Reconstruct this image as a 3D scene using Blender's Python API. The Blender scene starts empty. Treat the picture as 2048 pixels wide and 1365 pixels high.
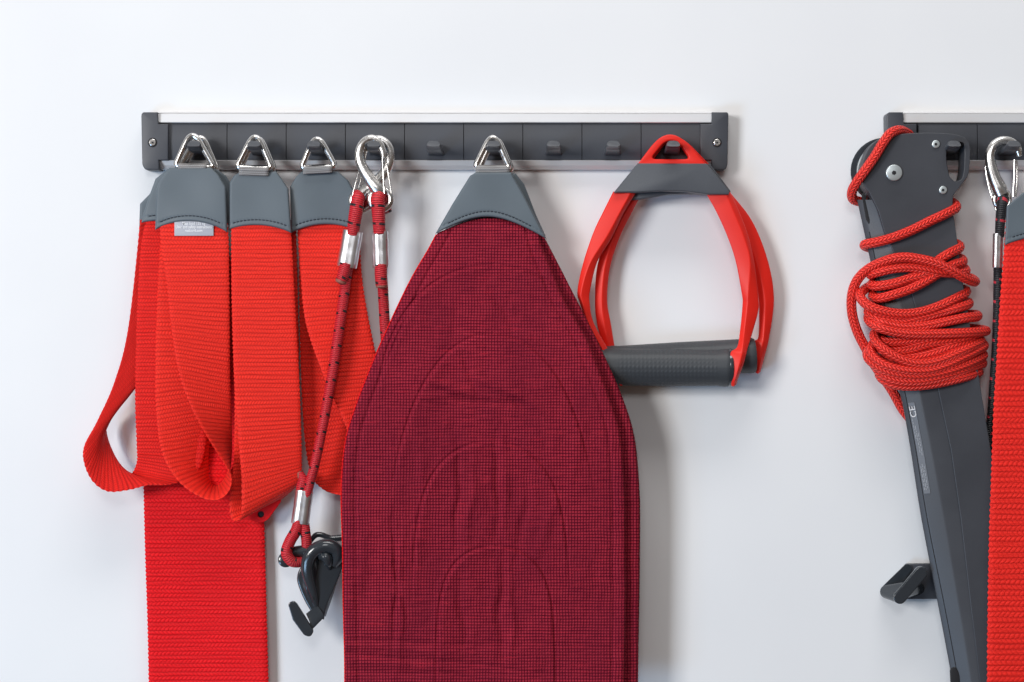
import bpy, bmesh, math, random
import numpy as np
from mathutils import Vector, Matrix

random.seed(7); rng = np.random.default_rng(7)
# ------------------------------------------------------------------ units
S = 0.0004            # metres per millimetre-like layout unit
D = 3500.0            # camera to wall, layout units
CX, CY = 1024.0, 682.5
SC = bpy.context.scene
COL = SC.collection

# ------------------------------------------------------------------ camera
cam_d = bpy.data.cameras.new('camera'); cam = bpy.data.objects.new('camera', cam_d); COL.objects.link(cam)
cam.location = (0, -D*S, 0); cam.rotation_euler = (math.pi/2, 0, 0)
cam_d.sensor_width = 36; cam_d.lens = 36*D/2048.0; cam_d.clip_start = 0.01; cam_d.clip_end = 50
SC.camera = cam
# ------------------------------------------------------------------ light
world = bpy.data.worlds.new('World'); SC.world = world; world.use_nodes = True
def build_world():
    nt = world.node_tree; nt.nodes.clear()
    out = nt.nodes.new('ShaderNodeOutputWorld'); bg = nt.nodes.new('ShaderNodeBackground')
    tc = nt.nodes.new('ShaderNodeTexCoord'); sp = nt.nodes.new('ShaderNodeSeparateXYZ')
    cr = nt.nodes.new('ShaderNodeValToRGB'); mp = nt.nodes.new('ShaderNodeMapRange')
    nt.links.new(tc.outputs['Generated'], sp.inputs[0])
    nt.links.new(sp.outputs['Z'], mp.inputs[0]); mp.inputs[1].default_value = -1; mp.inputs[2].default_value = 1
    e = cr.color_ramp.elements
    e[0].position = 0.0; e[0].color = (.34,.25,.19,1); e[1].position = 1.0; e[1].color = (1,.99,.97,1)
    for p, c in ((.40,(.32,.23,.18,1)),(.50,(.48,.38,.31,1)),(.62,(.72,.72,.74,1)),(.72,(.5,.49,.48,1)),(.82,(1.1,1.1,1.12,1))):
        n = e.new(p); n.color = c
    nt.links.new(mp.outputs[0], cr.inputs[0]); nt.links.new(cr.outputs[0], bg.inputs[0])
    bg.inputs[1].default_value = 0.29
    nt.links.new(bg.outputs[0], out.inputs[0])
build_world()
def area(name, loc, target, sx, sy, power, col):
    l = bpy.data.lights.new(name, 'AREA'); l.shape = 'RECTANGLE'; l.size = sx; l.size_y = sy; l.energy = power; l.color = col
    o = bpy.data.objects.new(name, l); COL.objects.link(o); o.location = loc
    o.rotation_euler = (Vector(target)-Vector(loc)).to_track_quat('-Z', 'Y').to_euler()
    return o
area('key_lamp', (-2.55, -3.1, 0.62), (0.05,0,-.05), 1.05, 1.05, 98, (1,.985,.97))
area('ceiling_lamp', (0.1, -.80, 1.75), (0,0,0.05), 1.3, .5, 16, (1,.985,.97))
area('side_lamp', (-.15, -2.6, .95), (0,0,0), 0.5, 0.5, 9, (.97,.98,1))
area('low_blue_fill', (-1.9, -2.0, -1.15), (.10,0,-.25), 1.0, .8, 27, (.42,.68,1))  # unseen cool fill, added to tint the lower wall blue
SC.view_settings.view_transform = 'Standard'; SC.view_settings.look = 'None'
SC.view_settings.gamma = 1; SC.view_settings.exposure = 0.06; SC.view_settings.use_curve_mapping = False
SC.render.engine = 'CYCLES'

# ------------------------------------------------------------------ coordinates
def W(p, ref=None):
    x, y, h = p; f = (D-(h if ref is None else ref))/D
    return np.array(((x-CX)*f*S, -h*S, (CY-y)*f*S))
def WA(P, ref=None):
    P = np.asarray(P, float); f = (D-(P[..., 2] if ref is None else ref))/D
    return np.stack([(P[..., 0]-CX)*f*S, -P[..., 2]*S, (CY-P[..., 1])*f*S], -1)
def cat(P, n):
    """Catmull-Rom through the points, about n samples per span"""
    P = np.asarray(P, float); Q = np.vstack([2*P[0]-P[1], P, 2*P[-1]-P[-2]]); out = []
    for i in range(1, len(Q)-2):
        a, b, c, d = Q[i-1], Q[i], Q[i+1], Q[i+2]
        for k in range(n):
            t = k/n
            out.append(.5*((2*b)+(c-a)*t+(2*a-5*b+4*c-d)*t*t+(3*b-a-3*c+d)*t**3))
    out.append(P[-1]); return np.array(out)
def resample(P, step):
    P = np.asarray(P, float); d = np.r_[0, np.cumsum(np.linalg.norm(np.diff(P[:, :3], axis=0), axis=1))]
    n = max(2, int(d[-1]/step)+1); s = np.linspace(0, d[-1], n)
    return np.stack([np.interp(s, d, P[:, k]) for k in range(P.shape[1])], 1)

# ------------------------------------------------------------------ mesh helpers
def mesh(name, verts, faces, mat, parent=None, uvs=None, sharp=40):
    me = bpy.data.meshes.new(name); me.from_pydata([tuple(v) for v in verts], [], [tuple(int(i) for i in f) for f in faces])
    if uvs is not None:
        ul = me.uv_layers.new(name='UVMap'); idx = np.empty(len(me.loops), np.int32); me.loops.foreach_get('vertex_index', idx)
        ul.data.foreach_set('uv', np.asarray(uvs, np.float32)[idx].ravel())
    bm = bmesh.new(); bm.from_mesh(me); bmesh.ops.recalc_face_normals(bm, faces=bm.faces); bm.to_mesh(me); bm.free()
    me.polygons.foreach_set('use_smooth', [True]*len(me.polygons))
    if sharp: me.set_sharp_from_angle(angle=math.radians(sharp))
    me.materials.append(mat)
    return link(name, me, parent)
def link(name, me, parent=None):
    o = bpy.data.objects.new(name, me); COL.objects.link(o)
    if parent is not None:
        o.parent = parent; o.matrix_parent_inverse = parent.matrix_world.inverted()
        if parent.type == 'EMPTY' or True:
            o.matrix_parent_inverse = Matrix.Translation(-wloc(parent))
    return o
LOC = {}
def wloc(o):
    v = Vector((0, 0, 0))
    while o is not None: v = v+Vector(o.location); o = None if o.parent is None or o.get('_m') else (o.parent if False else None)
    return v
def thing(name, label, cat_, p, group=None):
    o = bpy.data.objects.new(name, None); COL.objects.link(o); o.location = W(p); o.empty_display_size = .01
    o['label'] = label; o['category'] = cat_
    if group: o['group'] = group
    return o

def tube(P, r, name, mat, parent=None, n=6, ns=14, step=3.0, closed=False, vscale=1.0, flat=1.0, cap=True, give=False):
    """P: (x,y,h[,radius]) control points"""
    P = [tuple(p) if len(p) == 4 else (*p, r) for p in P]
    if closed:
        m = len(P); Q = cat(P[-2:]+P+P[:3], n)[2*n:(2+m)*n]; C = Q
        C = resample(np.vstack([C, C[:1]]), step)[:-1]
    else:
        C = resample(cat(P, n), step)
    X = WA(C[:, :3]); R = C[:, 3]*S*(D-C[:, 2])/D
    k = len(X)
    if closed: T = np.roll(X, -1, 0)-np.roll(X, 1, 0)
    else: T = np.gradient(X, axis=0)
    T /= np.linalg.norm(T, axis=1)[:, None]+1e-12
    N = np.array((0, -1., 0)); N = N-T[0]*N.dot(T[0])
    if np.linalg.norm(N) < .1: N = np.array((1., 0, 0))-T[0]*T[0][0]
    V = []; U = []; L = np.r_[0, np.cumsum(np.linalg.norm(np.diff(X, axis=0), axis=1))]/S
    M = ns if closed else ns
    for i in range(k):
        N = N-T[i]*N.dot(T[i]); N /= np.linalg.norm(N); B = np.cross(T[i], N)
        for j in range(ns+1):
            a = 2*math.pi*j/ns
            V.append(X[i]+(N*math.cos(a)*flat+B*math.sin(a))*R[i]); U.append((j/ns*2*math.pi*C[0, 3], L[i]*vscale))
    # weld seam on geometry but keep uv seam by per-vertex duplicates
    F = []
    s = ns+1
    for i in range(k-1 if not closed else k):
        i2 = (i+1) % k
        for j in range(ns): F.append((i*s+j, i*s+j+1, i2*s+j+1, i2*s+j))
    if not closed and cap:
        for i, rev in ((0, 1), (k-1, 0)):
            c = len(V); dirn = -1 if rev else 1
            V.append(X[i]+T[i]*dirn*R[i]*.35); U.append((0, L[i]*vscale))
            for j in range(ns): F.append((i*s+j, i*s+j+1, c))
    if give: return V, F, U
    return mesh(name, V, F, mat, parent, U, 50)

def merge(parts):
    V, F, U = [], [], []
    for v, f, u in parts:
        b = len(V); V += list(v); U += list(u if u is not None else [(0, 0)]*len(v)); F += [tuple(i+b for i in q) for q in f]
    return V, F, U

def ribbon(E1, E2, T, name, mat, parent=None, n=12, step=3.0, nx=18, wave=0.8, pitch=9.0, bow=0.0, h0v=0.0):
    """webbing band between two edge paths given in layout space (x,y,h)"""
    P = np.hstack([np.asarray(E1, float), np.asarray(E2, float)])
    C = cat(P, n)
    A = C[:, :3]; B = C[:, 3:]; mid = (A+B)/2
    d = np.r_[0, np.cumsum(np.linalg.norm(np.diff(mid, axis=0), axis=1)+.35*np.linalg.norm(np.diff(A, axis=0), axis=1))]
    m = int(d[-1]/step)+1; s = np.linspace(0, d[-1], m)
    A = WA(np.stack([np.interp(s, d, A[:, k]) for k in range(3)], 1)); B = WA(np.stack([np.interp(s, d, B[:, k]) for k in range(3)], 1))
    mid = (A+B)/2; T3 = np.gradient(mid, axis=0); T3 /= np.linalg.norm(T3, axis=1)[:, None]
    wv = B-A; wd = np.linalg.norm(wv, axis=1); wn = wv/wd[:, None]
    N = np.cross(wn, T3); N /= np.linalg.norm(N, axis=1)[:, None]
    for i in range(1, m):
        if N[i].dot(N[i-1]) < 0: N[i] *= -1
    L = np.r_[0, np.cumsum(np.linalg.norm(np.diff(mid, axis=0), axis=1))]/S
    ts = np.linspace(0, 1, nx+1); t2 = T*S/2
    V, U, F = [], [], []
    width = np.median(wd)/S
    for i in range(m):
        e = wave*S*math.sin(2*math.pi*L[i]/pitch)
        a = A[i]-wn[i]*e; b = B[i]+wn[i]*e
        sec = []
        for t in ts: sec.append((a+(b-a)*t+N[i]*(t2+bow*S*math.sin(math.pi*t)), t))
        sec[0] = (sec[0][0]-N[i]*t2*.35, 0); sec[-1] = (sec[-1][0]-N[i]*t2*.35, 1)
        sec.append((b+wn[i]*t2*.7, 1))
        back = [(a+(b-a)*t+N[i]*(-t2+bow*S*math.sin(math.pi*t)), t) for t in ts[::-1]]
        back[0] = (back[0][0]+N[i]*t2*.35, 1); back[-1] = (back[-1][0]+N[i]*t2*.35, 0)
        sec += back; sec.append((a-wn[i]*t2*.7, 0))
        for p, t in sec: V.append(p); U.append((t*width, L[i]+h0v))
    k = len(V)//m
    for i in range(m-1):
        for j in range(k): F.append((i*k+j, i*k+(j+1) % k, (i+1)*k+(j+1) % k, (i+1)*k+j))
    F.append(tuple(range(k))); F.append(tuple(range((m-1)*k, m*k)))
    return mesh(name, V, F, mat, parent, U, 60)

def edge_t(n, c=.75):
    t = np.linspace(0, 1, n); e = .5-.5*np.cos(math.pi*t); return (1-c)*t+c*e

def sheet(left, right, top, bottom, hf, T, r, name, mat, parent=None, nu=60, nv=60, clus=.75):
    """flexible panel: left/right are x(y), top/bottom are y(u); hf(px,py,u,v) gives the height of its middle"""
    us = edge_t(nu, clus); vs = edge_t(nv, clus)
    V = []; U = []; Wd = []
    PX = np.zeros((nv, nu)); PY = np.zeros((nv, nu))
    for j, v in enumerate(vs):
        for i, u in enumerate(us):
            y = top(u)+(bottom(u)-top(u))*v; PX[j, i] = left(y)+(right(y)-left(y))*u; PY[j, i] = y
    UU, VV = np.meshgrid(us, vs)
    H = hf(PX, PY, UU, VV)
    wl = PX[:, -1:]-PX[:, :1]; vl = PY[-1:, :]-PY[:1, :]
    dist = np.minimum(np.minimum(UU, 1-UU)*wl, np.minimum(VV, 1-VV)*vl)
    e = np.clip(dist/r, 0, 1); t = T/2*np.sqrt(1-(1-e)**2)
    front = np.stack([PX, PY, H+t], -1); back = np.stack([PX, PY, H-t], -1)
    V = list(WA(front).reshape(-1, 3)); nb = len(V); V += list(WA(back).reshape(-1, 3))
    U = list(np.stack([PX, PY], -1).reshape(-1, 2))*2
    F = []
    for j in range(nv-1):
        for i in range(nu-1):
            a = j*nu+i; F.append((a, a+1, a+nu+1, a+nu)); F.append((nb+a, nb+a+nu, nb+a+nu+1, nb+a+1))
    me = bpy.data.meshes.new(name); me.from_pydata([tuple(v) for v in V], [], F)
    ul = me.uv_layers.new(name='UVMap'); idx = np.empty(len(me.loops), np.int32); me.loops.foreach_get('vertex_index', idx)
    ul.data.foreach_set('uv', np.asarray(U, np.float32)[idx].ravel())
    bm = bmesh.new(); bm.from_mesh(me); bmesh.ops.remove_doubles(bm, verts=bm.verts, dist=1e-7)
    bmesh.ops.recalc_face_normals(bm, faces=bm.faces); bm.to_mesh(me); bm.free()
    me.polygons.foreach_set('use_smooth', [True]*len(me.polygons)); me.materials.append(mat)
    return link(name, me, parent)

def rounded(pts, n=6):
    """closed outline; points (x,y) or (x,y,radius)"""
    out = []; m = len(pts)
    for i in range(m):
        p = np.array(pts[i][:2], float); r = pts[i][2] if len(pts[i]) > 2 else 0
        if not r: out.append(p); continue
        a = np.array(pts[i-1][:2], float); b = np.array(pts[(i+1) % m][:2], float)
        da = a-p; db = b-p; la, lb = np.linalg.norm(da), np.linalg.norm(db)
        ra = min(r, la*.48); rb = min(r, lb*.48); A = p+da/la*ra; B = p+db/lb*rb
        for k in range(n+1):
            t = k/n; out.append((1-t)**2*A+2*t*(1-t)*p+t*t*B)
    return out
def circ(cx, cy, r, n=28, a0=0): return [(cx+r*math.cos(a0+2*math.pi*k/n), cy+r*math.sin(a0+2*math.pi*k/n)) for k in range(n)]

def shape_mesh(outlines, h0, thick, bevel=1.5, seg=2):
    """extruded outline (holes allowed) standing at height h0 (middle) -> mesh in world coordinates"""
    cu = bpy.data.curves.new('tmp', 'CURVE'); cu.dimensions = '2D'; cu.fill_mode = 'BOTH'
    cu.extrude = max(thick/2-bevel, .01)*S; cu.bevel_depth = bevel*S; cu.bevel_resolution = seg; cu.offset = -bevel*S
    f = (D-h0)/D
    for ol in outlines:
        sp = cu.splines.new('POLY'); sp.points.add(len(ol)-1); sp.use_cyclic_u = True
        for k, p in enumerate(ol): sp.points[k].co = ((p[0]-CX)*f*S, (CY-p[1])*f*S, 0, 1)
    o = bpy.data.objects.new('tmp', cu); COL.objects.link(o)
    dg = bpy.context.evaluated_depsgraph_get(); me = bpy.data.meshes.new_from_object(o.evaluated_get(dg))
    bpy.data.objects.remove(o); bpy.data.curves.remove(cu)
    M = Matrix.Translation((0, -h0*S, 0)) @ Matrix.Rotation(math.pi/2, 4, 'X'); me.transform(M)
    return me
def shape(outlines, h0, thick, name, mat, parent=None, bevel=1.5, tilt=None):
    me = shape_mesh(outlines, h0, thick, bevel)
    bm = bmesh.new(); bm.from_mesh(me); bmesh.ops.remove_doubles(bm, verts=bm.verts, dist=2e-6); bm.to_mesh(me); bm.free()
    me.polygons.foreach_set('use_smooth', [True]*len(me.polygons)); me.set_sharp_from_angle(angle=math.radians(35))
    if tilt:   # (px pivot, angle about vertical axis)
        piv = Vector(W((tilt[0], tilt[1], h0))); R = Matrix.Translation(piv) @ Matrix.Rotation(tilt[2], 4, tilt[3]) @ Matrix.Translation(-piv); me.transform(R)
    me.materials.clear(); me.materials.append(mat); me.name = name
    return link(name, me, parent)
def join_meshes(name, mes, mat, parent=None, sharp=35):
    bm = bmesh.new()
    for m in mes: bm.from_mesh(m)
    me = bpy.data.meshes.new(name); bm.to_mesh(me); bm.free()
    me.polygons.foreach_set('use_smooth', [True]*len(me.polygons)); me.set_sharp_from_angle(angle=math.radians(sharp))
    me.materials.append(mat); return link(name, me, parent)

def loft(stations, name, mat, parent=None, fil=3.0, n=8, nf=3, smooth=True, give=False, sharp=50):
    """stations: lists of (x,y,h) polygons of equal size; corners filleted by fil"""
    A = np.asarray(stations, float); k, m, _ = A.shape
    if smooth: A = cat(A.reshape(k, -1), n).reshape(-1, m, 3)
    X = WA(A); V = []
    for sec in X:
        for j in range(m):
            p = sec[j]; a = sec[j-1]-p; b = sec[(j+1) % m]-p
            la, lb = np.linalg.norm(a)+1e-9, np.linalg.norm(b)+1e-9
            ra = min(fil*S, la*.45); rb = min(fil*S, lb*.45); PA = p+a/la*ra; PB = p+b/lb*rb
            for q in range(nf+1):
                t = q/nf; V.append((1-t)**2*PA+2*t*(1-t)*p+t*t*PB)
    c = m*(nf+1); rows = len(X); F = []
    for i in range(rows-1):
        for j in range(c): F.append((i*c+j, i*c+(j+1) % c, (i+1)*c+(j+1) % c, (i+1)*c+j))
    F.append(tuple(range(c))); F.append(tuple(range((rows-1)*c, rows*c)))
    if give: return V, F, [(0, 0)]*len(V)
    return mesh(name, V, F, mat, parent, None, sharp)

def lathe(p0, p1, prof, name, mat, parent=None, ns=40, give=False):
    """profile (t along axis 0..1, radius) from p0 to p1 in layout space"""
    a = W(p0); b = W(p1); ax = b-a; L = np.linalg.norm(ax); ax = ax/L
    n = np.array((0, -1., 0)); n = n-ax*n.dot(ax)
    if np.linalg.norm(n) < .1: n = np.array((0, 0, 1.))-ax*ax[2]
    n /= np.linalg.norm(n); bb = np.cross(ax, n); V, U, F = [], [], []
    for t, r in prof:
        for j in range(ns+1):
            an = 2*math.pi*j/ns; V.append(a+ax*L*t+(n*math.cos(an)+bb*math.sin(an))*max(r, .001)*S); U.append((j/ns*2*math.pi*36, L*t/S))
    s = ns+1
    for i in range(len(prof)-1):
        for j in range(ns): F.append((i*s+j, i*s+j+1, (i+1)*s+j+1, (i+1)*s+j))
    if give: return V, F, U
    return mesh(name, V, F, mat, parent, U, 40)

# ------------------------------------------------------------------ material helpers
def srgb(r, g, b):
    f = lambda c: (c/255/12.92) if c/255 <= .04045 else ((c/255+.055)/1.055)**2.4
    return (f(r), f(g), f(b), 1)
class N:
    """tiny node expression builder"""
    def __init__(s, nt): s.nt = nt
    def put(s, sock, v):
        if hasattr(v, 'is_output') or isinstance(v, bpy.types.NodeSocket): s.nt.links.new(v, sock)
        else: sock.default_value = v
    def m(s, op, a, b=None, c=None):
        n = s.nt.nodes.new('ShaderNodeMath'); n.operation = op; s.put(n.inputs[0], a)
        if b is not None: s.put(n.inputs[1], b)
        if c is not None: s.put(n.inputs[2], c)
        return n.outputs[0]
    def uv(s):
        n = s.nt.nodes.new('ShaderNodeUVMap'); n.uv_map = 'UVMap'; q = s.nt.nodes.new('ShaderNodeSeparateXYZ'); s.nt.links.new(n.outputs[0], q.inputs[0]); return n.outputs[0], q.outputs[0], q.outputs[1]
    def noise(s, vec, scale, detail=3, rough=.5, mul=None):
        if mul is not None:
            k = s.nt.nodes.new('ShaderNodeMapping'); s.nt.links.new(vec, k.inputs[0]); k.inputs['Scale'].default_value = mul; vec = k.outputs[0]
        n = s.nt.nodes.new('ShaderNodeTexNoise'); s.nt.links.new(vec, n.inputs['Vector']); n.inputs['Scale'].default_value = scale
        n.inputs['Detail'].default_value = detail; n.inputs['Roughness'].default_value = rough; return n.outputs['Fac']
    def mix(s, f, a, b):
        n = s.nt.nodes.new('ShaderNodeMix'); n.data_type = 'RGBA'; s.put(n.inputs[0], f); s.put(n.inputs[6], a); s.put(n.inputs[7], b); return n.outputs[2]
    def ramp(s, f, a, b, lo=0., hi=1.):
        n = s.nt.nodes.new('ShaderNodeMapRange'); s.put(n.inputs[0], f); n.inputs[1].default_value = a; n.inputs[2].default_value = b; n.inputs[3].default_value = lo; n.inputs[4].default_value = hi; return n.outputs[0]
    def obj(s): return s.nt.nodes.new('ShaderNodeTexCoord').outputs['Object']
    def bump(s, h, dist, strength=1.0, normal=None):
        n = s.nt.nodes.new('ShaderNodeBump'); s.put(n.inputs['Height'], h); n.inputs['Distance'].default_value = dist; n.inputs['Strength'].default_value = strength
        if normal is not None: s.nt.links.new(normal, n.inputs['Normal'])
        return n.outputs[0]
def material(name, col, rough=.5, metal=0., spec=.5, sheen=0., fn=None, coat=0.):
    m = bpy.data.materials.new(name); m.use_nodes = True; nt = m.node_tree; b = nt.nodes['Principled BSDF']
    b.inputs['Base Color'].default_value = col; b.inputs['Roughness'].default_value = rough; b.inputs['Metallic'].default_value = metal
    b.inputs['Specular IOR Level'].default_value = spec; b.inputs['Sheen Weight'].default_value = sheen; b.inputs['Coat Weight'].default_value = coat
    if fn: fn(N(nt), b, nt)
    return m
def speck(scale=900, amt=.12, bumpd=.00006, rvar=.1, blotch=25):
    """surface variation for plain plastics, leathers and paints"""
    def fn(e, b, nt):
        o = e.obj(); f = e.noise(o, scale, 4, .6); g = e.noise(o, blotch, 3, .55); base = b.inputs['Base Color'].default_value[:]
        k = e.m('ADD', e.m('MULTIPLY', f, .45), e.m('MULTIPLY', g, .55))
        lo = tuple(c*(1-amt) for c in base[:3])+(1,); hi = tuple(min(1, c*(1+amt)) for c in base[:3])+(1,)
        nt.links.new(e.mix(e.ramp(k, .3, .7), lo, hi), b.inputs['Base Color'])
        nt.links.new(e.ramp(g, .3, .7, b.inputs['Roughness'].default_value-rvar*.5, b.inputs['Roughness'].default_value+rvar*.5), b.inputs['Roughness'])
        nt.links.new(e.bump(f, bumpd, .8), b.inputs['Normal'])
    return fn
def webbing(pitch=9.0, cell=5.5, depth=1.0, shine=.25, dark=.55):
    def fn(e, b, nt):
        vec, u, v = e.uv(); base = b.inputs['Base Color'].default_value[:]
        wob = e.noise(vec, 1, 2, .5, (.02, .06, 1)); v1 = e.m('ADD', v, e.m('MULTIPLY', wob, 4.))
        # chevron lean inside each rib, the direction alternating from rib to rib
        q = e.m('DIVIDE', v1, pitch); fr = e.m('FRACT', q)
        row = e.m('ABSOLUTE', e.m('SINE', e.m('MULTIPLY', q, math.pi)))
        par = e.m('MODULO', e.m('FLOOR', q), 2.)
        lean = e.m('MULTIPLY', e.m('SUBTRACT', fr, .5), e.m('SUBTRACT', e.m('MULTIPLY', par, 2.), 1.))
        us = e.m('ADD', e.m('DIVIDE', u, cell), e.m('ADD', e.m('MULTIPLY', lean, .7), e.m('MULTIPLY', par, .5)))
        jit = e.noise(vec, 1, 2, .6, (.18, .18, 1))
        colm = e.m('ABSOLUTE', e.m('SINE', e.m('MULTIPLY', e.m('ADD', us, e.m('MULTIPLY', jit, .5)), math.pi)))
        strength = e.noise(vec, 1, 2, .6, (.012, .25, 1))
        cm = e.m('MULTIPLY', e.m('POWER', colm, .8), e.ramp(strength, .38, .6, .35, 1.))
        fine = e.noise(vec, 1, 3, .7, (.9, .6, 1))
        h = e.m('ADD', e.m('ADD', e.m('MULTIPLY', e.m('POWER', row, .6), .48), e.m('MULTIPLY', cm, .62)), e.m('MULTIPLY', fine, .45))
        nt.links.new(e.bump(h, .0004*1.7*depth, 1.0), b.inputs['Normal'])
        deep = tuple(c*dark for c in base[:3])+(1,); hi = (min(1, base[0]*1.12), base[1]*1.7+.004, base[2]*1.5+.002, 1)
        k = e.ramp(e.m('ADD', e.m('MULTIPLY', row, .42), e.m('ADD', e.m('MULTIPLY', cm, .42), e.m('MULTIPLY', fine, .3))), .12, .95)
        nt.links.new(e.mix(k, deep, hi), b.inputs['Base Color'])
    return fn
def braid(count=8, step=9., depth=1.0, lo=.5):
    """braided rope: columns of short leaning stitches, neighbours leaning against each other"""
    def fn(e, b, nt):
        vec, u, v = e.uv(); base = b.inputs['Base Color'].default_value[:]
        a = e.m('DIVIDE', u, 62.2/count); fr = e.m('SUBTRACT', e.m('FRACT', a), .5)
        sg = e.m('SUBTRACT', e.m('MULTIPLY', e.m('MODULO', e.m('FLOOR', a), 2.), 2.), 1.)
        q = e.m('ADD', e.m('DIVIDE', v, step), e.m('MULTIPLY', e.m('MULTIPLY', fr, sg), 1.0))
        st = e.m('POWER', e.m('ABSOLUTE', e.m('SINE', e.m('MULTIPLY', q, math.pi))), .7)
        g = e.m('POWER', e.m('ABSOLUTE', e.m('COSINE', e.m('MULTIPLY', fr, math.pi))), .5)
        f = e.noise(vec, 1, 2, .6, (.6, .6, 1))
        h = e.m('ADD', e.m('MULTIPLY', st, g), e.m('MULTIPLY', f, .25))
        nt.links.new(e.bump(h, .0004*3.6*depth, 1.0), b.inputs['Normal'])
        deep = tuple(c*lo for c in base[:3])+(1,)
        nt.links.new(e.mix(e.ramp(h, .2, 1.0), deep, (min(1, base[0]*1.15), base[1]*2.2+.02, base[2]*2+.015, 1)), b.inputs['Base Color'])
    return fn
def bungee(mark, pitch=34., seed=0.):
    def fn(e, b, nt):
        vec, u, v = e.uv(); base = b.inputs['Base Color'].default_value[:]
        rib = e.m('ABSOLUTE', e.m('SINE', e.m('MULTIPLY', e.m('ADD', e.m('DIVIDE', v, 3.6), e.m('MULTIPLY', u, .02)), math.pi)))
        f = e.noise(vec, 1, 2, .6, (.4, .6, 1))
        h = e.m('ADD', rib, e.m('MULTIPLY', f, .4))
        nt.links.new(e.bump(h, .0004*1.3, 1.0), b.inputs['Normal'])
        c = e.mix(e.ramp(h, .2, 1.1), tuple(x*.55 for x in base[:3])+(1,), tuple(min(1, x*1.25+.004) for x in base[:3])+(1,))
        # tracer threads: short dashes round the sheath
        vv = e.m('FRACT', e.m('ADD', e.m('DIVIDE', v, pitch), e.m('MULTIPLY', u, .0035)))
        a = e.m('FRACT', e.m('DIVIDE', u, 21.))
        k = e.m('MULTIPLY', e.m('LESS_THAN', vv, .13), e.m('GREATER_THAN', a, .28))
        nt.links.new(e.mix(k, c, mark), b.inputs['Base Color'])
    return fn
def matcloth(e, b, nt):
    vec, u, v = e.uv()
    px = 5.9
    wob = e.noise(vec, 1, 2, .5, (.012, .02, 1)); wv = e.m('MULTIPLY', wob, 4.)
    gu = e.m('ABSOLUTE', e.m('SINE', e.m('MULTIPLY', e.m('DIVIDE', e.m('ADD', u, wv), px), math.pi)))
    gv = e.m('ABSOLUTE', e.m('SINE', e.m('MULTIPLY', e.m('DIVIDE', e.m('ADD', v, wv), px*1.02), math.pi)))
    cellh = e.m('MULTIPLY', e.m('POWER', gu, .8), e.m('POWER', gv, .8))
    streak = e.noise(vec, 1, 3, .6, (.022, .30, 1)); streak2 = e.noise(vec, 1, 2, .6, (.35, .012, 1)); fine = e.noise(vec, 1, 2, .7, (.35, .35, 1))
    k = e.m('ADD', cellh, e.m('ADD', e.m('MULTIPLY', e.m('SUBTRACT', streak, .5), .9), e.m('MULTIPLY', e.m('SUBTRACT', fine, .5), .7)))
    c = e.mix(e.ramp(k, .12, .80), (.085, .0012, .011, 1), (.37, .024, .044, 1))
    c = e.mix(e.ramp(streak, .60, .74, 0, .55), c, (.40, .006, .020, 1))
    c = e.mix(e.ramp(streak2, .55, .7, 0, .35), c, (.13, .003, .018, 1))
    big = e.noise(vec, 1, 3, .55, (.011, .006, 1)); c = e.mix(e.ramp(big, .38, .70, 0, .30), c, (.10, .006, .020, 1))
    nt.links.new(c, b.inputs['Base Color'])
    crump = e.noise(vec, 1, 4, .6, (.013, .009, 1)); crease = e.noise(vec, 1, 2, .5, (.03, .018, 1))
    nb = e.bump(e.m('ADD', crump, e.m('MULTIPLY', crease, .35)), .0004*14, .6)
    nt.links.new(e.bump(e.m('ADD', cellh, e.m('MULTIPLY', fine, .5)), .0004*1.1, .9, nb), b.inputs['Normal'])
def knurl(e, b, nt):
    vec, u, v = e.uv()
    n = nt.nodes.new('ShaderNodeTexVoronoi'); n.feature = 'F1'; k = nt.nodes.new('ShaderNodeMapping'); nt.links.new(vec, k.inputs[0]); k.inputs['Scale'].default_value = (.125, .125, 1)
    nt.links.new(k.outputs[0], n.inputs['Vector']); n.inputs['Scale'].default_value = 1; n.inputs['Randomness'].default_value = .08
    zone = e.m('MULTIPLY', e.ramp(v, 28, 40), e.ramp(v, 232, 222))
    nt.links.new(e.bump(e.m('MULTIPLY', e.ramp(n.outputs['Distance'], .1, .42, 1, 0), zone), .0004*.45, .7), b.inputs['Normal'])
    nt.links.new(e.mix(e.m('MULTIPLY', e.ramp(n.outputs['Distance'], .25, .6, 0, .5), zone), b.inputs['Base Color'].default_value[:], (.032, .036, .042, 1)), b.inputs['Base Color'])
def brushed(e, b, nt):
    o = e.obj(); f = e.noise(o, 30, 4, .7, (.4, 30, 60)); nt.links.new(e.bump(f, .000006, .5), b.inputs['Normal'])
    nt.links.new(e.ramp(f, .2, .8, b.inputs['Roughness'].default_value-.06, b.inputs['Roughness'].default_value+.08), b.inputs['Roughness'])
def steelwear(e, b, nt):
    o = e.obj(); f = e.noise(o, 260, 4, .6); g = e.noise(o, 1500, 2, .5)
    r = b.inputs['Roughness'].default_value
    nt.links.new(e.ramp(f, .3, .7, r-.03, r+.06), b.inputs['Roughness'])
    nt.links.new(e.bump(e.m('ADD', f, e.m('MULTIPLY', g, .2)), .000010, .5), b.inputs['Normal'])
def wallfn(e, b, nt):
    o = e.obj(); f = e.noise(o, 6, 3, .5); g = e.noise(o, 700, 4, .6); h = e.noise(o, 60, 3, .5)
    nt.links.new(e.mix(e.ramp(f, .3, .7), (.765, .77, .78, 1), (.795, .80, .805, 1)), b.inputs['Base Color'])
    nt.links.new(e.bump(e.m('ADD', g, e.m('MULTIPLY', h, .8)), .00007, .5), b.inputs['Normal'])

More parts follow.
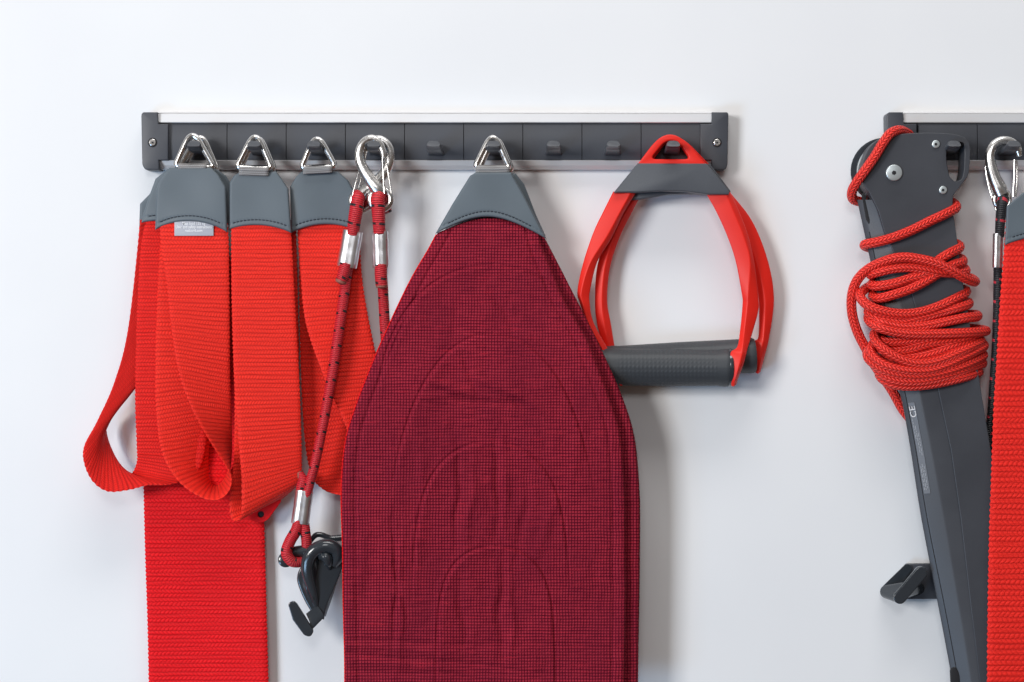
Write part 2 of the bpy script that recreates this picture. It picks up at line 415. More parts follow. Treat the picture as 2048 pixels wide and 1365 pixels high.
M = {}
M['wall'] = material('wall_paint', (.75, .76, .78, 1), .55, spec=.3, fn=wallfn)
M['alu'] = material('anodised_aluminium', (.66, .66, .67, 1), .42, metal=.35, fn=brushed)
M['rail'] = material('rail_plastic', (.047, .051, .062, 1), .42, fn=speck(1500, .12, .00005))
M['hook'] = material('hook_plastic', (.062, .067, .078, 1), .36, fn=speck(1500, .12, .00004))
M['steel'] = material('polished_steel', (.74, .72, .70, 1), .2, metal=1, fn=steelwear)
M['cast'] = material('cast_steel', (.70, .68, .66, 1), .25, metal=1, fn=steelwear)
M['crimp'] = material('crimped_aluminium', (.84, .84, .86, 1), .30, metal=1, fn=steelwear)
M['tab'] = material('grey_coated_leather', (.105, .130, .150, 1), .52, spec=.4, fn=speck(2200, .07, .00006, .08))
M['stitch'] = material('stitching_thread', (.016, .022, .034, 1), .6, fn=speck(3000, .3))
M['loop'] = material('grey_loop_webbing', (.36, .235, .26, 1), .6, fn=webbing(4.6, 4, .5, dark=.25))
M['red'] = material('red_webbing', (.93, .015, .008, 1), .6, spec=.22, sheen=.03, fn=webbing(8.2, 5.6, .75, dark=.5))
M['red_dense'] = material('red_webbing_fine_rib', (.82, .008, .006, 1), .6, spec=.2, sheen=.02, fn=webbing(7.4, 5.6, .75, dark=.5))
M['red_wide'] = material('red_webbing_coarse', (.84, .002, .007, 1), .6, spec=.2, fn=webbing(8.2, 8.0, .9, dark=.55))
M['red_coarse'] = material('red_webbing_heavy', (.92, .015, .011, 1), .6, spec=.2, fn=webbing(10.5, 9.5, .95, dark=.55))
M['rope'] = material('braided_red_rope', (.93, .014, .009, 1), .42, spec=.35, fn=braid(8, 7.8, .6, lo=.5))
M['bungee'] = material('red_bungee_sheath', (.52, .010, .020, 1), .48, fn=bungee((.012, .010, .012, 1)))
M['bungee_bk'] = material('black_bungee_sheath', (.012, .012, .015, 1), .5, fn=bungee((.55, .03, .05, 1), 38.))
M['bkred'] = material('frayed_cord_end', (.30, .10, .07, 1), .7, fn=speck(2500, .5, .0002))
M['cloth'] = material('maroon_checked_cloth', (.3, .02, .04, 1), .8, spec=.08, sheen=.0, fn=matcloth)
M['hred'] = material('red_handle_plastic', (.76, .018, .009, 1), .46, spec=.35, fn=speck(1200, .06, .00005, .1))
M['collar'] = material('dark_grey_collar', (.070, .076, .088, 1), .42, fn=speck(1200, .12, .00005))
M['grip'] = material('grip_rubber', (.042, .047, .053, 1), .5, fn=knurl)
M['house'] = material('charcoal_housing', (.046, .049, .058, 1), .46, fn=speck(1600, .10, .00005))
M['clip'] = material('glossy_grey_plastic', (.026, .031, .037, 1), .16, fn=speck(900, .15, .00008, .06), coat=.3)
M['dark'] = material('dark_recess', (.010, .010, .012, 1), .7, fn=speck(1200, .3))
M['zinc'] = material('zinc_bolt', (.70, .76, .77, 1), .33, metal=.8, fn=steelwear)
M['label'] = material('grey_satin_label', (.42, .43, .48, 1), .4, fn=speck(2500, .06))
M['print'] = material('white_print', (.85, .86, .88, 1), .5, fn=speck(2500, .04))
M['tag'] = material('dark_rating_label', (.12, .125, .14, 1), .4, fn=speck(2500, .06))

# ================================================================== wall
w = mesh('wall', [(-1.6, 0, -1.3), (1.6, 0, -1.3), (1.6, 0, 1.3), (-1.6, 0, 1.3), (-1.6, .05, -1.3), (1.6, .05, -1.3), (1.6, .05, 1.3), (-1.6, .05, 1.3)],
         [(0, 1, 2, 3), (4, 5, 6, 7), (0, 1, 5, 4), (1, 2, 6, 5), (2, 3, 7, 6), (3, 0, 4, 7)], M['wall'])
w['kind'] = 'structure'

# ================================================================== hook rails
def extrude_x(prof, x0, x1, ref=0):
    """profile (y,h) swept along x"""
    V = []; m = len(prof)
    for x in (x0, x1):
        for y, h in prof: V.append(W((x, y, h), ref))
    F = [(i, (i+1) % m, m+(i+1) % m, m+i) for i in range(m)]+[tuple(range(m)), tuple(range(m, 2*m))]
    return V, F, None
def screw_at(cx, cy, h, r, parent, name='screw', mat=None, socket=True, ref=None):
    me = [shape_mesh([circ(cx, cy, r)], h, 4, 1.4)]
    o = join_meshes(name, me, mat or M['zinc'], parent)
    if socket:
        a = .5
        out = []
        for k in range(12):
            rr = r*(.52 if k % 3 else .52) if (k//1) % 2 else r*.2
            out.append((cx+rr*math.cos(a+k*math.pi/6), cy+rr*math.sin(a+k*math.pi/6)))
        shape([out], h+2.1, .6, 'socket', M['dark'], o, .1)
    return o
def hook(cx, parent, ref=26):
    # peg that leaves the panel, widens and turns up at its tip; real sizes along its depth
    def sec(x, y, h, w_, t_, k=.8):
        a = w_/2; b = t_/2
        return [(x-a, y+b, h), (x+a, y+b, h), (x+a*k, y-b, h), (x-a*k, y-b, h)]
    st = [sec(cx+3, 300, ref-1, 38, 24, .6), sec(cx+3, 300, ref+16, 35, 20, .6), sec(cx+2, 302, ref+38, 33, 14, .7),
          sec(cx+1, 301, ref+56, 32, 13, .72), sec(cx+1, 297, ref+66, 32, 14, .66)]
    a_, b_ = 14, 6; x_, y_, h_ = cx+1, 296, ref+74
    st.append([(x_-a_, y_+b_, h_+4), (x_+a_, y_+b_, h_+4), (x_+a_*.7, y_-b_, h_-5), (x_-a_*.7, y_-b_, h_-5)])
    st = [[(CX+(x-CX)*((D-ref)/D)/((D-h)/D), CY+(y-CY)*((D-ref)/D)/((D-h)/D), h) for x, y, h in s] for s in st]
    return loft(st, 'hook', M['hook'], parent, fil=7, n=5, nf=5)
def rail(x0, x1, first, label, left_cap=True, right_cap=True, n_end=None, capw=33):
    t = thing('hook_rail', label, 'hook rail', ((x0+x1)/2, 285, 0), 'hook rails screwed to the wall')
    L, R = x0+capw-2, x1-capw+2
    prof = [(227, 1), (227, 21), (230.2, 24), (230.4, 22), (231.6, 22), (231.8, 27), (248, 29), (249.5, 28), (249.5, 16), (323.5, 16), (323.5, 26), (324.6, 29), (334, 24), (335, 22.5), (341, 18), (341, 1)]
    V, F, _ = extrude_x(prof, L, R); mesh('rail_profile', V, F, M['alu'], t, None, 25)
    # dark snap-in panels, each with its hook
    V, F, _ = extrude_x([(249.8, 15), (249.8, 17.6), (323.2, 17.6), (323.2, 15)], L+1, R-1); mesh('panel_backing', V, F, M['dark'], t, None, 25)
    xs = []; x = first
    while x < R-20: xs.append(x); x += 117.4
    for i, a in enumerate(xs):
        b = a+117.4
        if b > R+60: continue
        pr = [(250.3, 18), (250.3, 24.5), (256, 26.5), (285, 27.5), (316, 26.5), (322.8, 24.5), (322.8, 18)]
        V, F, _ = extrude_x(pr, a+.7, b-.7); p = mesh('hook_panel', V, F, M['rail'], t, None, 50)
        hook((a+b)/2, p)
    for side, on in ((0, left_cap), (1, right_cap)):
        if not on: continue
        if side == 0: a, b, f = x0, x0+capw, first-.9; out = [(a, 230, 6), (a+5, 227), (b-1, 227), (b+1, 250.3), (f, 250.3), (f, 322.8), (b+2, 322.8), (b+3, 342), (a+8, 342, 5), (a+2, 332, 5)]
        else: a, b, f = x1-capw, x1, xs[-1]+117.4*0+.9 if False else None, ; 
        if side == 1:
            a, b = x1-capw, x1; f = first+117.4*round((a-first)/117.4-.3)+.9
            out = [(b, 230, 6), (b-2, 333, 6), (b-6, 342, 6), (a-1, 342), (a-1, 322.8), (f, 322.8), (f, 250.3), (a-1, 250.3), (a, 227), (b-3, 227)]
        c = shape([rounded(out)], 18, 36 if side == 0 else 36, 'end_cap', M['rail'], t, 2.2)
        sx = x0+19 if side == 0 else x1-21
        s_ = shape([circ(sx, 285.5, 9.5)], 36.2, .6, 'screw_recess', M['dark'], c, .1)
        sc = screw_at(sx, 285.5, 37, 7.2, None, 'screw', M['steel'])
        sc.parent = c
    return t
rail(286, 1455, 341, 'full-length dark grey hook rail with aluminium edges, slings and pads hanging from it')
rail(1770, 2330, 1830, 'dark grey hook rail cut off by the right edge, behind the rope-wrapped bar', True, False)

# ================================================================== leather tab + ring assemblies
def lin(pts):
    p = sorted(pts); a = np.array([q[0] for q in p]); b = np.array([q[1] for q in p]); return lambda y: float(np.interp(y, a, b))
def smooth_fn(pts, n=8):
    c = cat(np.array(sorted(pts), float), n); return lambda y: float(np.interp(y, c[:, 0], c[:, 1]))
def leather_tab(left, right, ytop, yl, ya, yr, h, parent, T=9, puff=3.0, stitch=True, tiltx=0., tilty=0., topu=None):
    """left/right: lists (y,x); bottom edge is an arc through yl, apex ya, yr"""
    L = lin(left); R = lin(right)
    def bottom(u):
        # circular-ish arc
        base = yl+(yr-yl)*u; return base-(((yl+yr)/2)-ya)*(1-(2*u-1)**2)**.9
    def top(u): return ytop+ (topu(u) if topu else 0)
    xm = (L(yl)+R(yl))/2
    def hf(X, Y, U, V): return h+puff*np.sin(np.pi*np.clip(U, 0, 1))**.6*(.3+.7*V)+tiltx*(X-xm)+tilty*(Y-ytop)+1.4*np.sin(X*.035+Y*.02+ytop)+.7*np.sin(X*.06-Y*.045+xm)-.9*np.exp(-((yl+(yr-yl)*U-(((yl+yr)/2)-ya)*np.clip(1-(2*U-1)**2, 0, 1)**.9-Y-11)/3.2)**2)*(.65+.35*np.sin(X*.849))
    o = sheet(L, R, top, bottom, hf, T, 4.5, 'leather_tab', M['tab'], parent, 90, 80, .5)
    if stitch:
        parts = []
        u = .06; prev = None
        pts = [(uu, bottom(uu)-11) for uu in np.linspace(.07, .93, 200)]
        P = np.array([(L(y)+(R(y)-L(y))*uu, y) for uu, y in pts])
        # groove-sitting dashes
        dd = np.r_[0, np.cumsum(np.linalg.norm(np.diff(P, axis=0), axis=1))]
        s = 0
        while s+5 < dd[-1]:
            q = []
            for ss in (s, s+2.6, s+5.2):
                x = np.interp(ss, dd, P[:, 0]); y = np.interp(ss, dd, P[:, 1]); uu = (x-L(y))/(R(y)-L(y)); vv = (y-ytop)/(bottom(uu)-ytop)
                hh = float(hf(np.array(x), np.array(y), np.array(uu), np.array(vv)))+T/2
                q.append((x, y, hh+(.5 if ss == s+2.6 else -.6)))
            parts.append(tube(q, 1.25, '', None, n=2, ns=6, step=1.5, give=True)); s += 7.4
        V, F, U = merge(parts); mesh('stitching', V, F, M['stitch'], o, U, 60)
    return o
def tri_ring(ax, ay, lx, ly, rx, ry, h, parent, r=6.1, tilt=0., name='triangle_ring'):
    """ring tube through apex and two lower corners (outer extents)"""
    def c(p, k): return np.array(p, float)*1.0
    A = np.array((ax, ay+r)); Lc = np.array((lx+r, ly-r)); Rc = np.array((rx-r, ry-r))
    def hh(p): return h+tilt*(p[0]-ax)
    pts = []
    # rounded triangle: sample fillets
    tri = [(*A, 22), (*Rc, 9), (*Lc, 9)]
    ol = rounded([(A[0], A[1]-13, 34), (Rc[0]+1, Rc[1]+2, 11), (Lc[0]-1, Lc[1]+2, 11)], 8)
    P = []
    for i in range(len(ol)):
        a = ol[i]; b = ol[(i+1) % len(ol)]; d = np.linalg.norm(b-a); k = max(1, int(d/5))
        for j in range(k): q = a+(b-a)*j/k; P.append((q[0], q[1], hh(q)))
    return tube(P, r, name, M['steel'], parent, n=2, ns=14, step=2.2, closed=True)
def loop_band(x0, x1, y0, y1, h, parent, skew=0):
    """webbing folded over the ring's lower bar"""
    y0 += 5; prof = [(y1+8, h-3), (y1-2, h-7), (y0+5, h-8), (y0, h-5), (y0-2, h+1), (y0, h+6), (y0+5, h+8), (y1-2, h+7), (y1+8, h+4)]
    P = cat(prof, 4); V, U, F = [], [], []; L = 0
    xs = np.linspace(x0, x1, 9)
    for i, (y, hh) in enumerate(P):
        if i: L += math.hypot(*(P[i]-P[i-1]))
        for x in xs: V.append(W((x, y+skew*(x-x0), hh))); U.append((x-x0, L))
    m = len(xs)
    for i in range(len(P)-1):
        for j in range(m-1): F.append((i*m+j, i*m+j+1, (i+1)*m+j+1, (i+1)*m+j))
    n0 = len(V)
    V2 = [np.array(v) for v in V]
    o = mesh('ring_loop', V2, F, M['loop'], parent, U, 60)
    sm = o.modifiers.new('solid', 'SOLIDIFY'); sm.thickness = 1.6*S; sm.offset = 0
    return o

SG = 'webbing slings on the hook rail'
# --- front sling on the first hook
ta = thing('webbing_sling', 'red webbing sling with small printed grey label below its tab, front on first hook', 'sling', (384, 290, 80), SG)
tri_ring(384, 264, 345, 337, 434, 340, 74, ta)
loop_band(356, 413, 325, 338, 74, ta)
leather_tab([(337, 338), (350, 328), (366, 317), (380, 312.5), (470, 310)], [(337, 424), (350, 437), (375, 452), (470, 455)], 336, 461, 443, 466, 78, ta, tiltx=.02)
E1 = [(322, 400, 76), (322, 470, 78), (334, 560, 82), (343, 640, 86), (358, 740, 92), (386, 820, 98), (424, 888, 106), (452, 930, 112), (463, 960, 114), (455, 986, 112), (432, 1000, 108), (398, 992, 100), (356, 960, 88), (326, 905, 78), (314, 820, 70), (313, 700, 66), (318, 560, 62), (325, 440, 60)]
E2 = [(446, 400, 74), (455, 470, 76), (457, 560, 74), (458, 650, 70), (459, 760, 62), (462, 830, 54), (463, 890, 44), (461, 925, 34), (454, 950, 28), (444, 966, 26), (432, 973, 26), (421, 965, 27), (416, 938, 30), (418, 890, 36), (430, 800, 44), (440, 700, 50), (446, 560, 54), (450, 440, 56)]
ribbon(E1, E2, 4.5, 'webbing', M['red'], ta, pitch=9)
lb = shape([[(349, 430), (427, 430), (427, 472), (349, 472)]], 80.9, 1.6, 'printed_label', M['label'], ta, .2)
def printed(txt, cx, cy, size, h, parent, rot=0., width=None, name='printed_text', mat=None):
    cu = bpy.data.curves.new('t', 'FONT'); cu.body = txt; cu.size = size*S; cu.align_x = 'CENTER'; cu.align_y = 'CENTER'; cu.extrude = .25*S; cu.resolution_u = 3; cu.offset = .12*S
    o = bpy.data.objects.new('t', cu); COL.objects.link(o); dg = bpy.context.evaluated_depsgraph_get()
    me = bpy.data.meshes.new_from_object(o.evaluated_get(dg)); bpy.data.objects.remove(o); bpy.data.curves.remove(cu)
    sx = 1.0
    if width:
        xs = [v.co.x for v in me.vertices]; sx = width*S/(max(xs)-min(xs))
    Mx = Matrix.Translation(W((cx, cy, h))) @ Matrix.Rotation(rot, 4, 'Y') @ Matrix.Rotation(math.pi/2, 4, 'X') @ Matrix.Diagonal((sx, 1, 1, 1)); me.transform(Mx)
    me.materials.clear(); me.materials.append(mat or M['print']); me.name = name
    return me
mes = [printed('Max load 135 kg', 387.5, 447.5, 8.6, 82.1, None, width=45), printed('User and safety instructions', 387.5, 454.6, 8.2, 82.1, None, width=70), printed('redcord.com', 387.5, 461.8, 7.6, 82.1, None, width=34)]
join_meshes('printed_text', mes, M['print'], lb)

# --- rear sling on the first hook, with the loop out to the left
tb = thing('webbing_sling', 'red webbing sling looping out to the far left, behind the labelled one', 'sling', (400, 290, 55), SG)
tri_ring(401, 268, 352, 345, 441, 346, 56, tb, tilt=-.05)
leather_tab([(340, 334), (358, 311), (388, 300), (430, 286), (460, 280)], [(340, 436), (352, 452), (368, 462), (460, 464)], 338, 446, 440, 452, 56, tb)
loop_band(368, 420, 329, 341, 56, tb)
E1 = [(304, 418, 55), (287, 470, 55), (279, 560, 56), (274, 680, 58), (272, 800, 58), (275, 890, 54), (275, 925, 46), (262, 949, 34), (240, 935, 26), (224, 902, 24), (213, 866, 26), (215, 842, 32), (238, 812, 38), (268, 780, 38), (300, 730, 34), (318, 640, 32), (322, 540, 34), (318, 440, 38)]
E2 = [(430, 410, 55), (425, 470, 52), (420, 560, 50), (416, 680, 48), (414, 800, 46), (410, 890, 46), (392, 945, 52), (345, 968, 62), (296, 970, 72), (258, 979, 82), (216, 982, 90), (186, 962, 94), (169, 925, 92), (170, 890, 84), (196, 840, 66), (230, 762, 50), (257, 655, 42), (270, 530, 42)]
E1 = E1[:-1]; E2 = E2[:-1]
ribbon(E1+[(300, 440, 40)], E2+[(282, 440, 42)], 4.5, 'webbing', M['red_dense'], tb, pitch=9)

# --- wide band down to the bottom edge
tc = thing('webbing_sling', 'widest red band hanging straight past the bottom edge, rearmost on the first hook', 'sling', (395, 300, 40), SG)
leather_tab([(350, 330), (390, 298), (408, 280), (490, 277)], [(350, 425), (400, 446), (490, 450)], 350, 482, 474, 484, 31, tc, T=7, puff=1)
tri_ring(404, 275, 356, 350, 440, 350, 42, tc, tilt=.04)
ribbon([(292, 440, 26), (287, 560, 22), (288, 700, 22), (289, 860, 24), (289, 960, 27), (292, 1100, 28), (297, 1250, 27), (300, 1400, 26)],
       [(436, 440, 26), (470, 560, 20), (500, 700, 18), (518, 860, 20), (524, 960, 23), (528, 1100, 25), (532, 1250, 25), (536, 1400, 24)], 5.5, 'webbing', M['red_wide'], tc, pitch=8.2, nx=26, wave=.9, bow=3)

# --- second hook
td = thing('webbing_sling', 'straight red webbing sling on the second hook with a pointed fold at its bottom', 'sling', (510, 290, 78), SG)
tri_ring(511, 267, 468, 340, 549, 342, 76, td)
tri_ring(516, 270, 474, 344, 555, 345, 60, td, tilt=.03)
loop_band(478, 537, 329, 343, 75, td, .03)
leather_tab([(344, 480), (352, 468), (366, 459), (480, 457)], [(344, 553), (360, 565), (378, 577), (480, 584)], 343, 461, 451, 467, 72, td, tilty=.01)
E1 = [(464, 410, 72), (464, 470, 74), (465, 600, 78), (470, 760, 84), (479, 880, 90), (484, 950, 93), (485, 1010, 94), (482, 1034, 92), (473, 1042, 88), (463, 1034, 83), (461, 1000, 79), (466, 955, 74), (470, 900, 68), (471, 760, 58), (470, 600, 50), (470, 440, 46)]
E2 = [(576, 410, 72), (581, 470, 72), (588, 600, 72), (597, 760, 70), (601, 870, 66), (602, 925, 62), (601, 958, 56), (590, 975, 48), (575, 988, 40), (562, 998, 34), (552, 992, 32), (560, 950, 32), (585, 890, 32), (596, 760, 34), (594, 600, 38), (590, 440, 42)]
ribbon(E1, E2, 4.5, 'webbing', M['red'], td, pitch=9)
fl = shape([rounded([(470, 1000), (560, 960), (562, 1004, 3), (536, 1040, 6), (523, 1046, 4), (500, 1040), (480, 1030)]), circ(522, 1029, 6.5, 20)], 42, 5, 'eyelet_end', M['red_wide'], td, 1.2)
shape([circ(522, 1029, 6.2, 20)], 40.5, 2, 'hole_shade', M['dark'], fl, .3)  # dark disc standing in for the shade inside the strap hole
# --- third hook
te = thing('webbing_sling', 'red webbing sling on the third hook, slanting down behind the maroon pads', 'sling', (635, 290, 70), SG)
tri_ring(633, 271, 597, 341, 677, 338, 68, te, tilt=.03)
loop_band(606, 664, 330, 341, 68, te, -.05)
leather_tab([(343, 604), (354, 592), (374, 580), (480, 583)], [(343, 676), (362, 697), (382, 708), (480, 718)], 343, 467, 449, 463, 56, te, tiltx=-.02)
E1 = [(594, 410, 54), (597, 470, 54), (603, 560, 56), (614, 650, 60), (648, 750, 66), (690, 845, 70), (716, 915, 68), (718, 965, 60), (700, 988, 50), (672, 988, 42), (646, 978, 36), (624, 950, 33), (611, 880, 31), (604, 760, 30), (600, 600, 30), (600, 440, 34)]
E2 = [(712, 410, 48), (717, 470, 48), (723, 560, 46), (736, 640, 44), (756, 740, 38), (770, 830, 32), (776, 910, 26), (774, 960, 22), (764, 985, 19), (748, 988, 18), (734, 975, 18), (730, 930, 18), (726, 860, 19), (720, 760, 21), (714, 600, 24), (706, 440, 30)]
ribbon(E1, E2, 4.5, 'webbing', M['red'], te, pitch=9)

# ================================================================== bungee tethers with snap hooks
def snap(parts_fn, body_pts, eye_c, eye_r, gates, h, parent, tube_r=7, name='snap_hook'):
    V1 = tube([(x, y, h+dh, r) for x, y, dh, r in body_pts], 8, '', None, n=8, ns=20, step=1.8, give=True, flat=.9)
    ring = [(eye_c[0]+eye_r[0]*math.cos(a), eye_c[1]+eye_r[1]*math.sin(a), h-4) for a in np.linspace(0, 2*math.pi, 16, endpoint=False)]
    V2 = tube(ring, tube_r, '', None, n=4, ns=14, step=2, closed=True, give=True)
    V, F, U = merge([V1, V2]); o = mesh(name, V, F, M['cast'], parent, U, 60)
    g = merge([tube([(x, y, h+d) for x, y, d in gp], 2.3, '', None, n=6, ns=10, step=2, give=True) for gp in gates])
    mesh('wire_gate', *g[:2], M['steel'], o, g[2], 60)
    return o
def ferrule(p0, p1, a, b, parent, mat=None):
    """oval crimped sleeve: two touching barrels"""
    p0 = np.array(p0, float); p1 = np.array(p1, float); ax = (p1-p0)[:2]; nrm = np.array((-ax[1], ax[0]))/np.linalg.norm(ax)
    parts = []
    st = []
    for t, k in ((0, .93), (.02, 1), (.33, 1.01), (.5, .985), (.67, 1.01), (.98, 1), (1, .93)):
        c = p0+(p1-p0)*t; sec = []
        for j in range(24):
            an = 2*math.pi*j/24; dx = math.cos(an); dz = math.sin(an)
            pin = 1-.10*math.exp(-((dx)/.25)**2)
            q = c[:2]+nrm*dx*a*k; sec.append((q[0], q[1], c[2]+dz*b*k*pin))
        st.append(sec)
    return loft(st, 'crimp_sleeve', mat or M['crimp'], parent, fil=.3, n=3, nf=1)

TG = 'bungee tethers with snap hooks'
# front one (right-hand cord)
tf = thing('bungee_tether', 'red bungee whose snap hook hangs in front, cord vanishing behind the maroon pad', 'bungee cord', (745, 290, 85), TG)
hF = 88
snap(None, [(768, 316, 2, 5.2), (766, 304, 1, 7), (759, 288, 0, 8), (745, 278, 0, 8.2), (729, 284, 0, 8.6), (719.5, 301, 0, 9.2), (720, 322, 0, 10), (729, 343, 0, 11.2), (742, 362, 0, 13), (755, 378, -1, 15), (764, 388, -3, 14)],
     (761, 399), (20, 20), [[(765, 312, 5), (766, 345, 7), (769, 388, 7)], [(771, 318, -1), (777, 350, 0), (783, 388, 0)]], hF, tf, 7.5)
tube([(773, 425, hF-16, 10.5), (770, 405, hF-14, 12), (762, 392, hF-6, 13), (756, 399, hF+7, 14), (757, 425, hF+10, 13.5), (759, 468, hF+7, 12)], 13, 'cord_eye', M['bungee'], tf, n=8, ns=20, step=2)
ferrule((760, 464, hF+2), (761.5, 535, hF+1), 16.5, 14, tf)
tube([(762, 530, hF+5, 13), (762, 550, hF+5, 12.5), (763, 571, hF+4, 12)], 12, 'cord_tail', M['bungee'], tf, ns=20, step=2, cap=True)
tube([(763, 571, hF+4, 11.8), (763, 575, hF+4, 11)], 11, 'cord_end', M['bkred'], tf, ns=20, step=1.5)
tube([(762, 525, hF-4, 10.5), (766, 580, hF-12, 10.5), (769, 640, hF-20, 10.5), (773, 700, hF-28, 10.5), (776, 800, 45, 10.5), (770, 900, 38, 10.5), (765, 980, 34, 10)], 10.5, 'cord', M['bungee'], tf, n=6, ns=20, step=3)
# rear one (left-hand cord) that carries the plastic clip
tg_ = thing('bungee_tether', 'red bungee slanting down to the left, dark plastic clip tied to its lower end', 'bungee cord', (752, 290, 62), TG)
hR = 66
snap(None, [(727, 322, 0, 5), (728, 305, 0, 7), (738, 287, 0, 8), (755, 279, 0, 8.2), (771, 286, 0, 8.6), (780, 302, 0, 9.2), (779, 324, 0, 10), (769, 346, 0, 11), (753, 364, 0, 12.5), (735, 379, 0, 14), (722, 390, 0, 14)],
     (723, 402), (20, 19), [[(722, 330, 5), (713, 360, 7), (704, 395, 7)], [(727, 335, 0), (720, 365, 0), (713, 392, 0)]], hR, tg_, 7)
tube([(728, 420, hR-14, 11), (726, 400, hR-14, 11), (720, 390, hR-4, 12.5), (716, 400, hR+10, 13.5), (711, 430, hR+13, 13.5), (705, 470, hR+8, 12)], 13, 'cord_eye', M['bungee'], tg_, n=8, ns=20, step=2)
ferrule((706, 463, hR+3), (693.5, 534, hR+3), 20.5, 14, tg_)
tube([(692, 528, hR+9, 12.5), (688, 545, hR+9, 12), (682.5, 562, hR+9, 11.5)], 12, 'cord_tail', M['bungee'], tg_, ns=20, step=2)
tube([(682.6, 561, hR+9, 11.6), (681, 566, hR+9, 10.8)], 11, 'cord_end', M['bkred'], tg_, ns=20, step=1.5)
tube([(697, 525, hR-2, 10.5), (691, 570, hR, 10.5), (681, 640, hR+8, 10.5), (667, 735, hR+14, 10.5), (650, 830, hR+20, 10), (632, 920, hR+20, 9.6), (620, 965, hR+16, 9.6), (612, 1000, hR+14, 9)], 10.5, 'cord', M['bungee'], tg_, n=6, ns=20, step=3)
tube([(601, 945, hR+4, 5), (606, 960, hR+8, 10), (603, 975, hR+9, 10.5), (599, 1000, hR+9, 10.5)], 10, 'cord_tail', M['bungee'], tg_, ns=18, step=2)
tube([(600, 945, hR+2, 6), (604, 955, hR+5, 9)], 8, 'cord_end', M['bkred'], tg_, ns=18, step=2)
ferrule((609, 983, hR+12), (600, 1048, hR+12), 18, 12, tg_)
tube([(607, 1035, hR+10, 10), (610, 1060, hR+10, 10.5), (613, 1085, hR+6, 10.5), (612, 1105, hR-2, 10.5), (600, 1120, hR-2, 10.5)], 10.5, 'cord', M['bungee'], tg_, n=8, ns=20, step=2)
tube([(599, 1035, hR+12, 11), (593, 1060, hR+14, 11.5), (580, 1083, hR+18, 11.5), (573, 1105, hR+22, 11.5), (582, 1122, hR+20, 11), (597, 1125, hR+10, 10.5), (606, 1120, hR, 9.5)], 11, 'cord_loop', M['bungee'], tg_, n=8, ns=20, step=2)
# plastic clip
cl = []
cl.append(lathe((568, 1107, hR+2), (655, 1097, hR+2), [(0, 1), (0, 15), (.03, 16.5), (.12, 16.5), (.14, 11), (.5, 12), (1, 12), (1, 1)], '', None, give=True))
cl.append(lathe((571, 1120, hR-18), (571.5, 1120, hR+6), [(0, 1), (0, 13), (.1, 15), (.9, 15), (1, 12), (1, .1)], '', None, give=True, ns=24))
cl.append(tube([(634, 1218, hR+8, 5), (628, 1190, hR+14, 8), (616, 1150, hR+20, 12), (616, 1122, hR+24, 13.5), (628, 1102, hR+26, 14), (650, 1092, hR+26, 14), (671, 1098, hR+24, 13.5), (676, 1112, hR+20, 13), (668, 1130, hR+14, 9)], 13, '', None, n=8, ns=20, step=2, give=True))
cl.append(tube([(619, 1086, hR-10, 4), (630, 1072, hR-14, 5.5), (642, 1070, hR-16, 5.5), (662, 1077, hR-18, 6), (684, 1076, hR-20, 7)], 5, '', None, n=8, ns=12, step=2, give=True))
cl.append(tube([(640, 1112, hR+22, 8), (652, 1114, hR+26, 11), (657, 1126, hR+22, 9), (659, 1138, hR+12, 4)], 9, '', None, n=6, ns=14, step=2, give=True))
cl.append(loft([[(603, 1128, hR+4), (632, 1118, hR+24), (640, 1120, hR+10), (612, 1130, hR-8)], [(594, 1158, hR+2), (616, 1152, hR+22), (634, 1160, hR+12), (606, 1166, hR-8)],
                [(600, 1180, hR+2), (612, 1178, hR+18), (638, 1190, hR+12), (608, 1190, hR-6)], [(616, 1212, hR), (622, 1208, hR+12), (642, 1212, hR+10), (624, 1220, hR-4)]], '', None, fil=3, n=6, give=True))
cl.append(loft([[(640, 1100, hR), (684, 1096, hR+8), (688, 1100, hR-12), (640, 1108, hR-16)], [(640, 1140, hR+2), (679, 1134, hR+12), (683, 1138, hR-10), (640, 1145, hR-14)],
                [(638, 1180, hR+2), (664, 1180, hR+12), (670, 1182, hR-8), (642, 1185, hR-12)], [(634, 1222, hR+4), (648, 1232, hR+8), (652, 1234, hR-6), (636, 1228, hR-10)]], '', None, fil=3, n=6, give=True))
cl.append(loft([[(612, 1228, hR-2), (634, 1210, hR-2), (634, 1210, hR+14), (612, 1228, hR+14)], [(620, 1248, hR-4), (648, 1232, hR-4), (648, 1232, hR+16), (620, 1248, hR+18)], [(618, 1266, hR-4), (634, 1250, hR-4), (634, 1250, hR+16), (618, 1266, hR+20)]], '', None, fil=2, n=4, give=True))
cl.append(loft([[(x, y, hR-8) for x, y in q]+[(x, y, hR+12) for x, y in q[::-1]] for q in ([(640, 1100), (683, 1106)], [(606, 1128), (687, 1128)], [(594, 1156), (679, 1152)], [(602, 1186), (666, 1184)], [(616, 1214), (654, 1212)], [(628, 1232), (648, 1240)])], '', None, fil=4, n=5, give=True))
V, F, U = merge(cl); clip = mesh('plastic_clip', V, F, M['clip'], tg_, U, 40)
shape([rounded([(576, 1207, 6), (587, 1201, 6), (594, 1207, 3), (606, 1226), (628, 1262, 5), (622, 1274, 8), (609, 1271, 5), (586, 1240)])], hR+18, 10, 'clip_lip', M['clip'], clip, 1.8)
shape([[(613, 1146), (616, 1145), (628, 1200), (625, 1200)]], hR+20, 5, 'clip_slot', M['dark'], clip, .3, tilt=(620, 1170, .15, 'Z'))

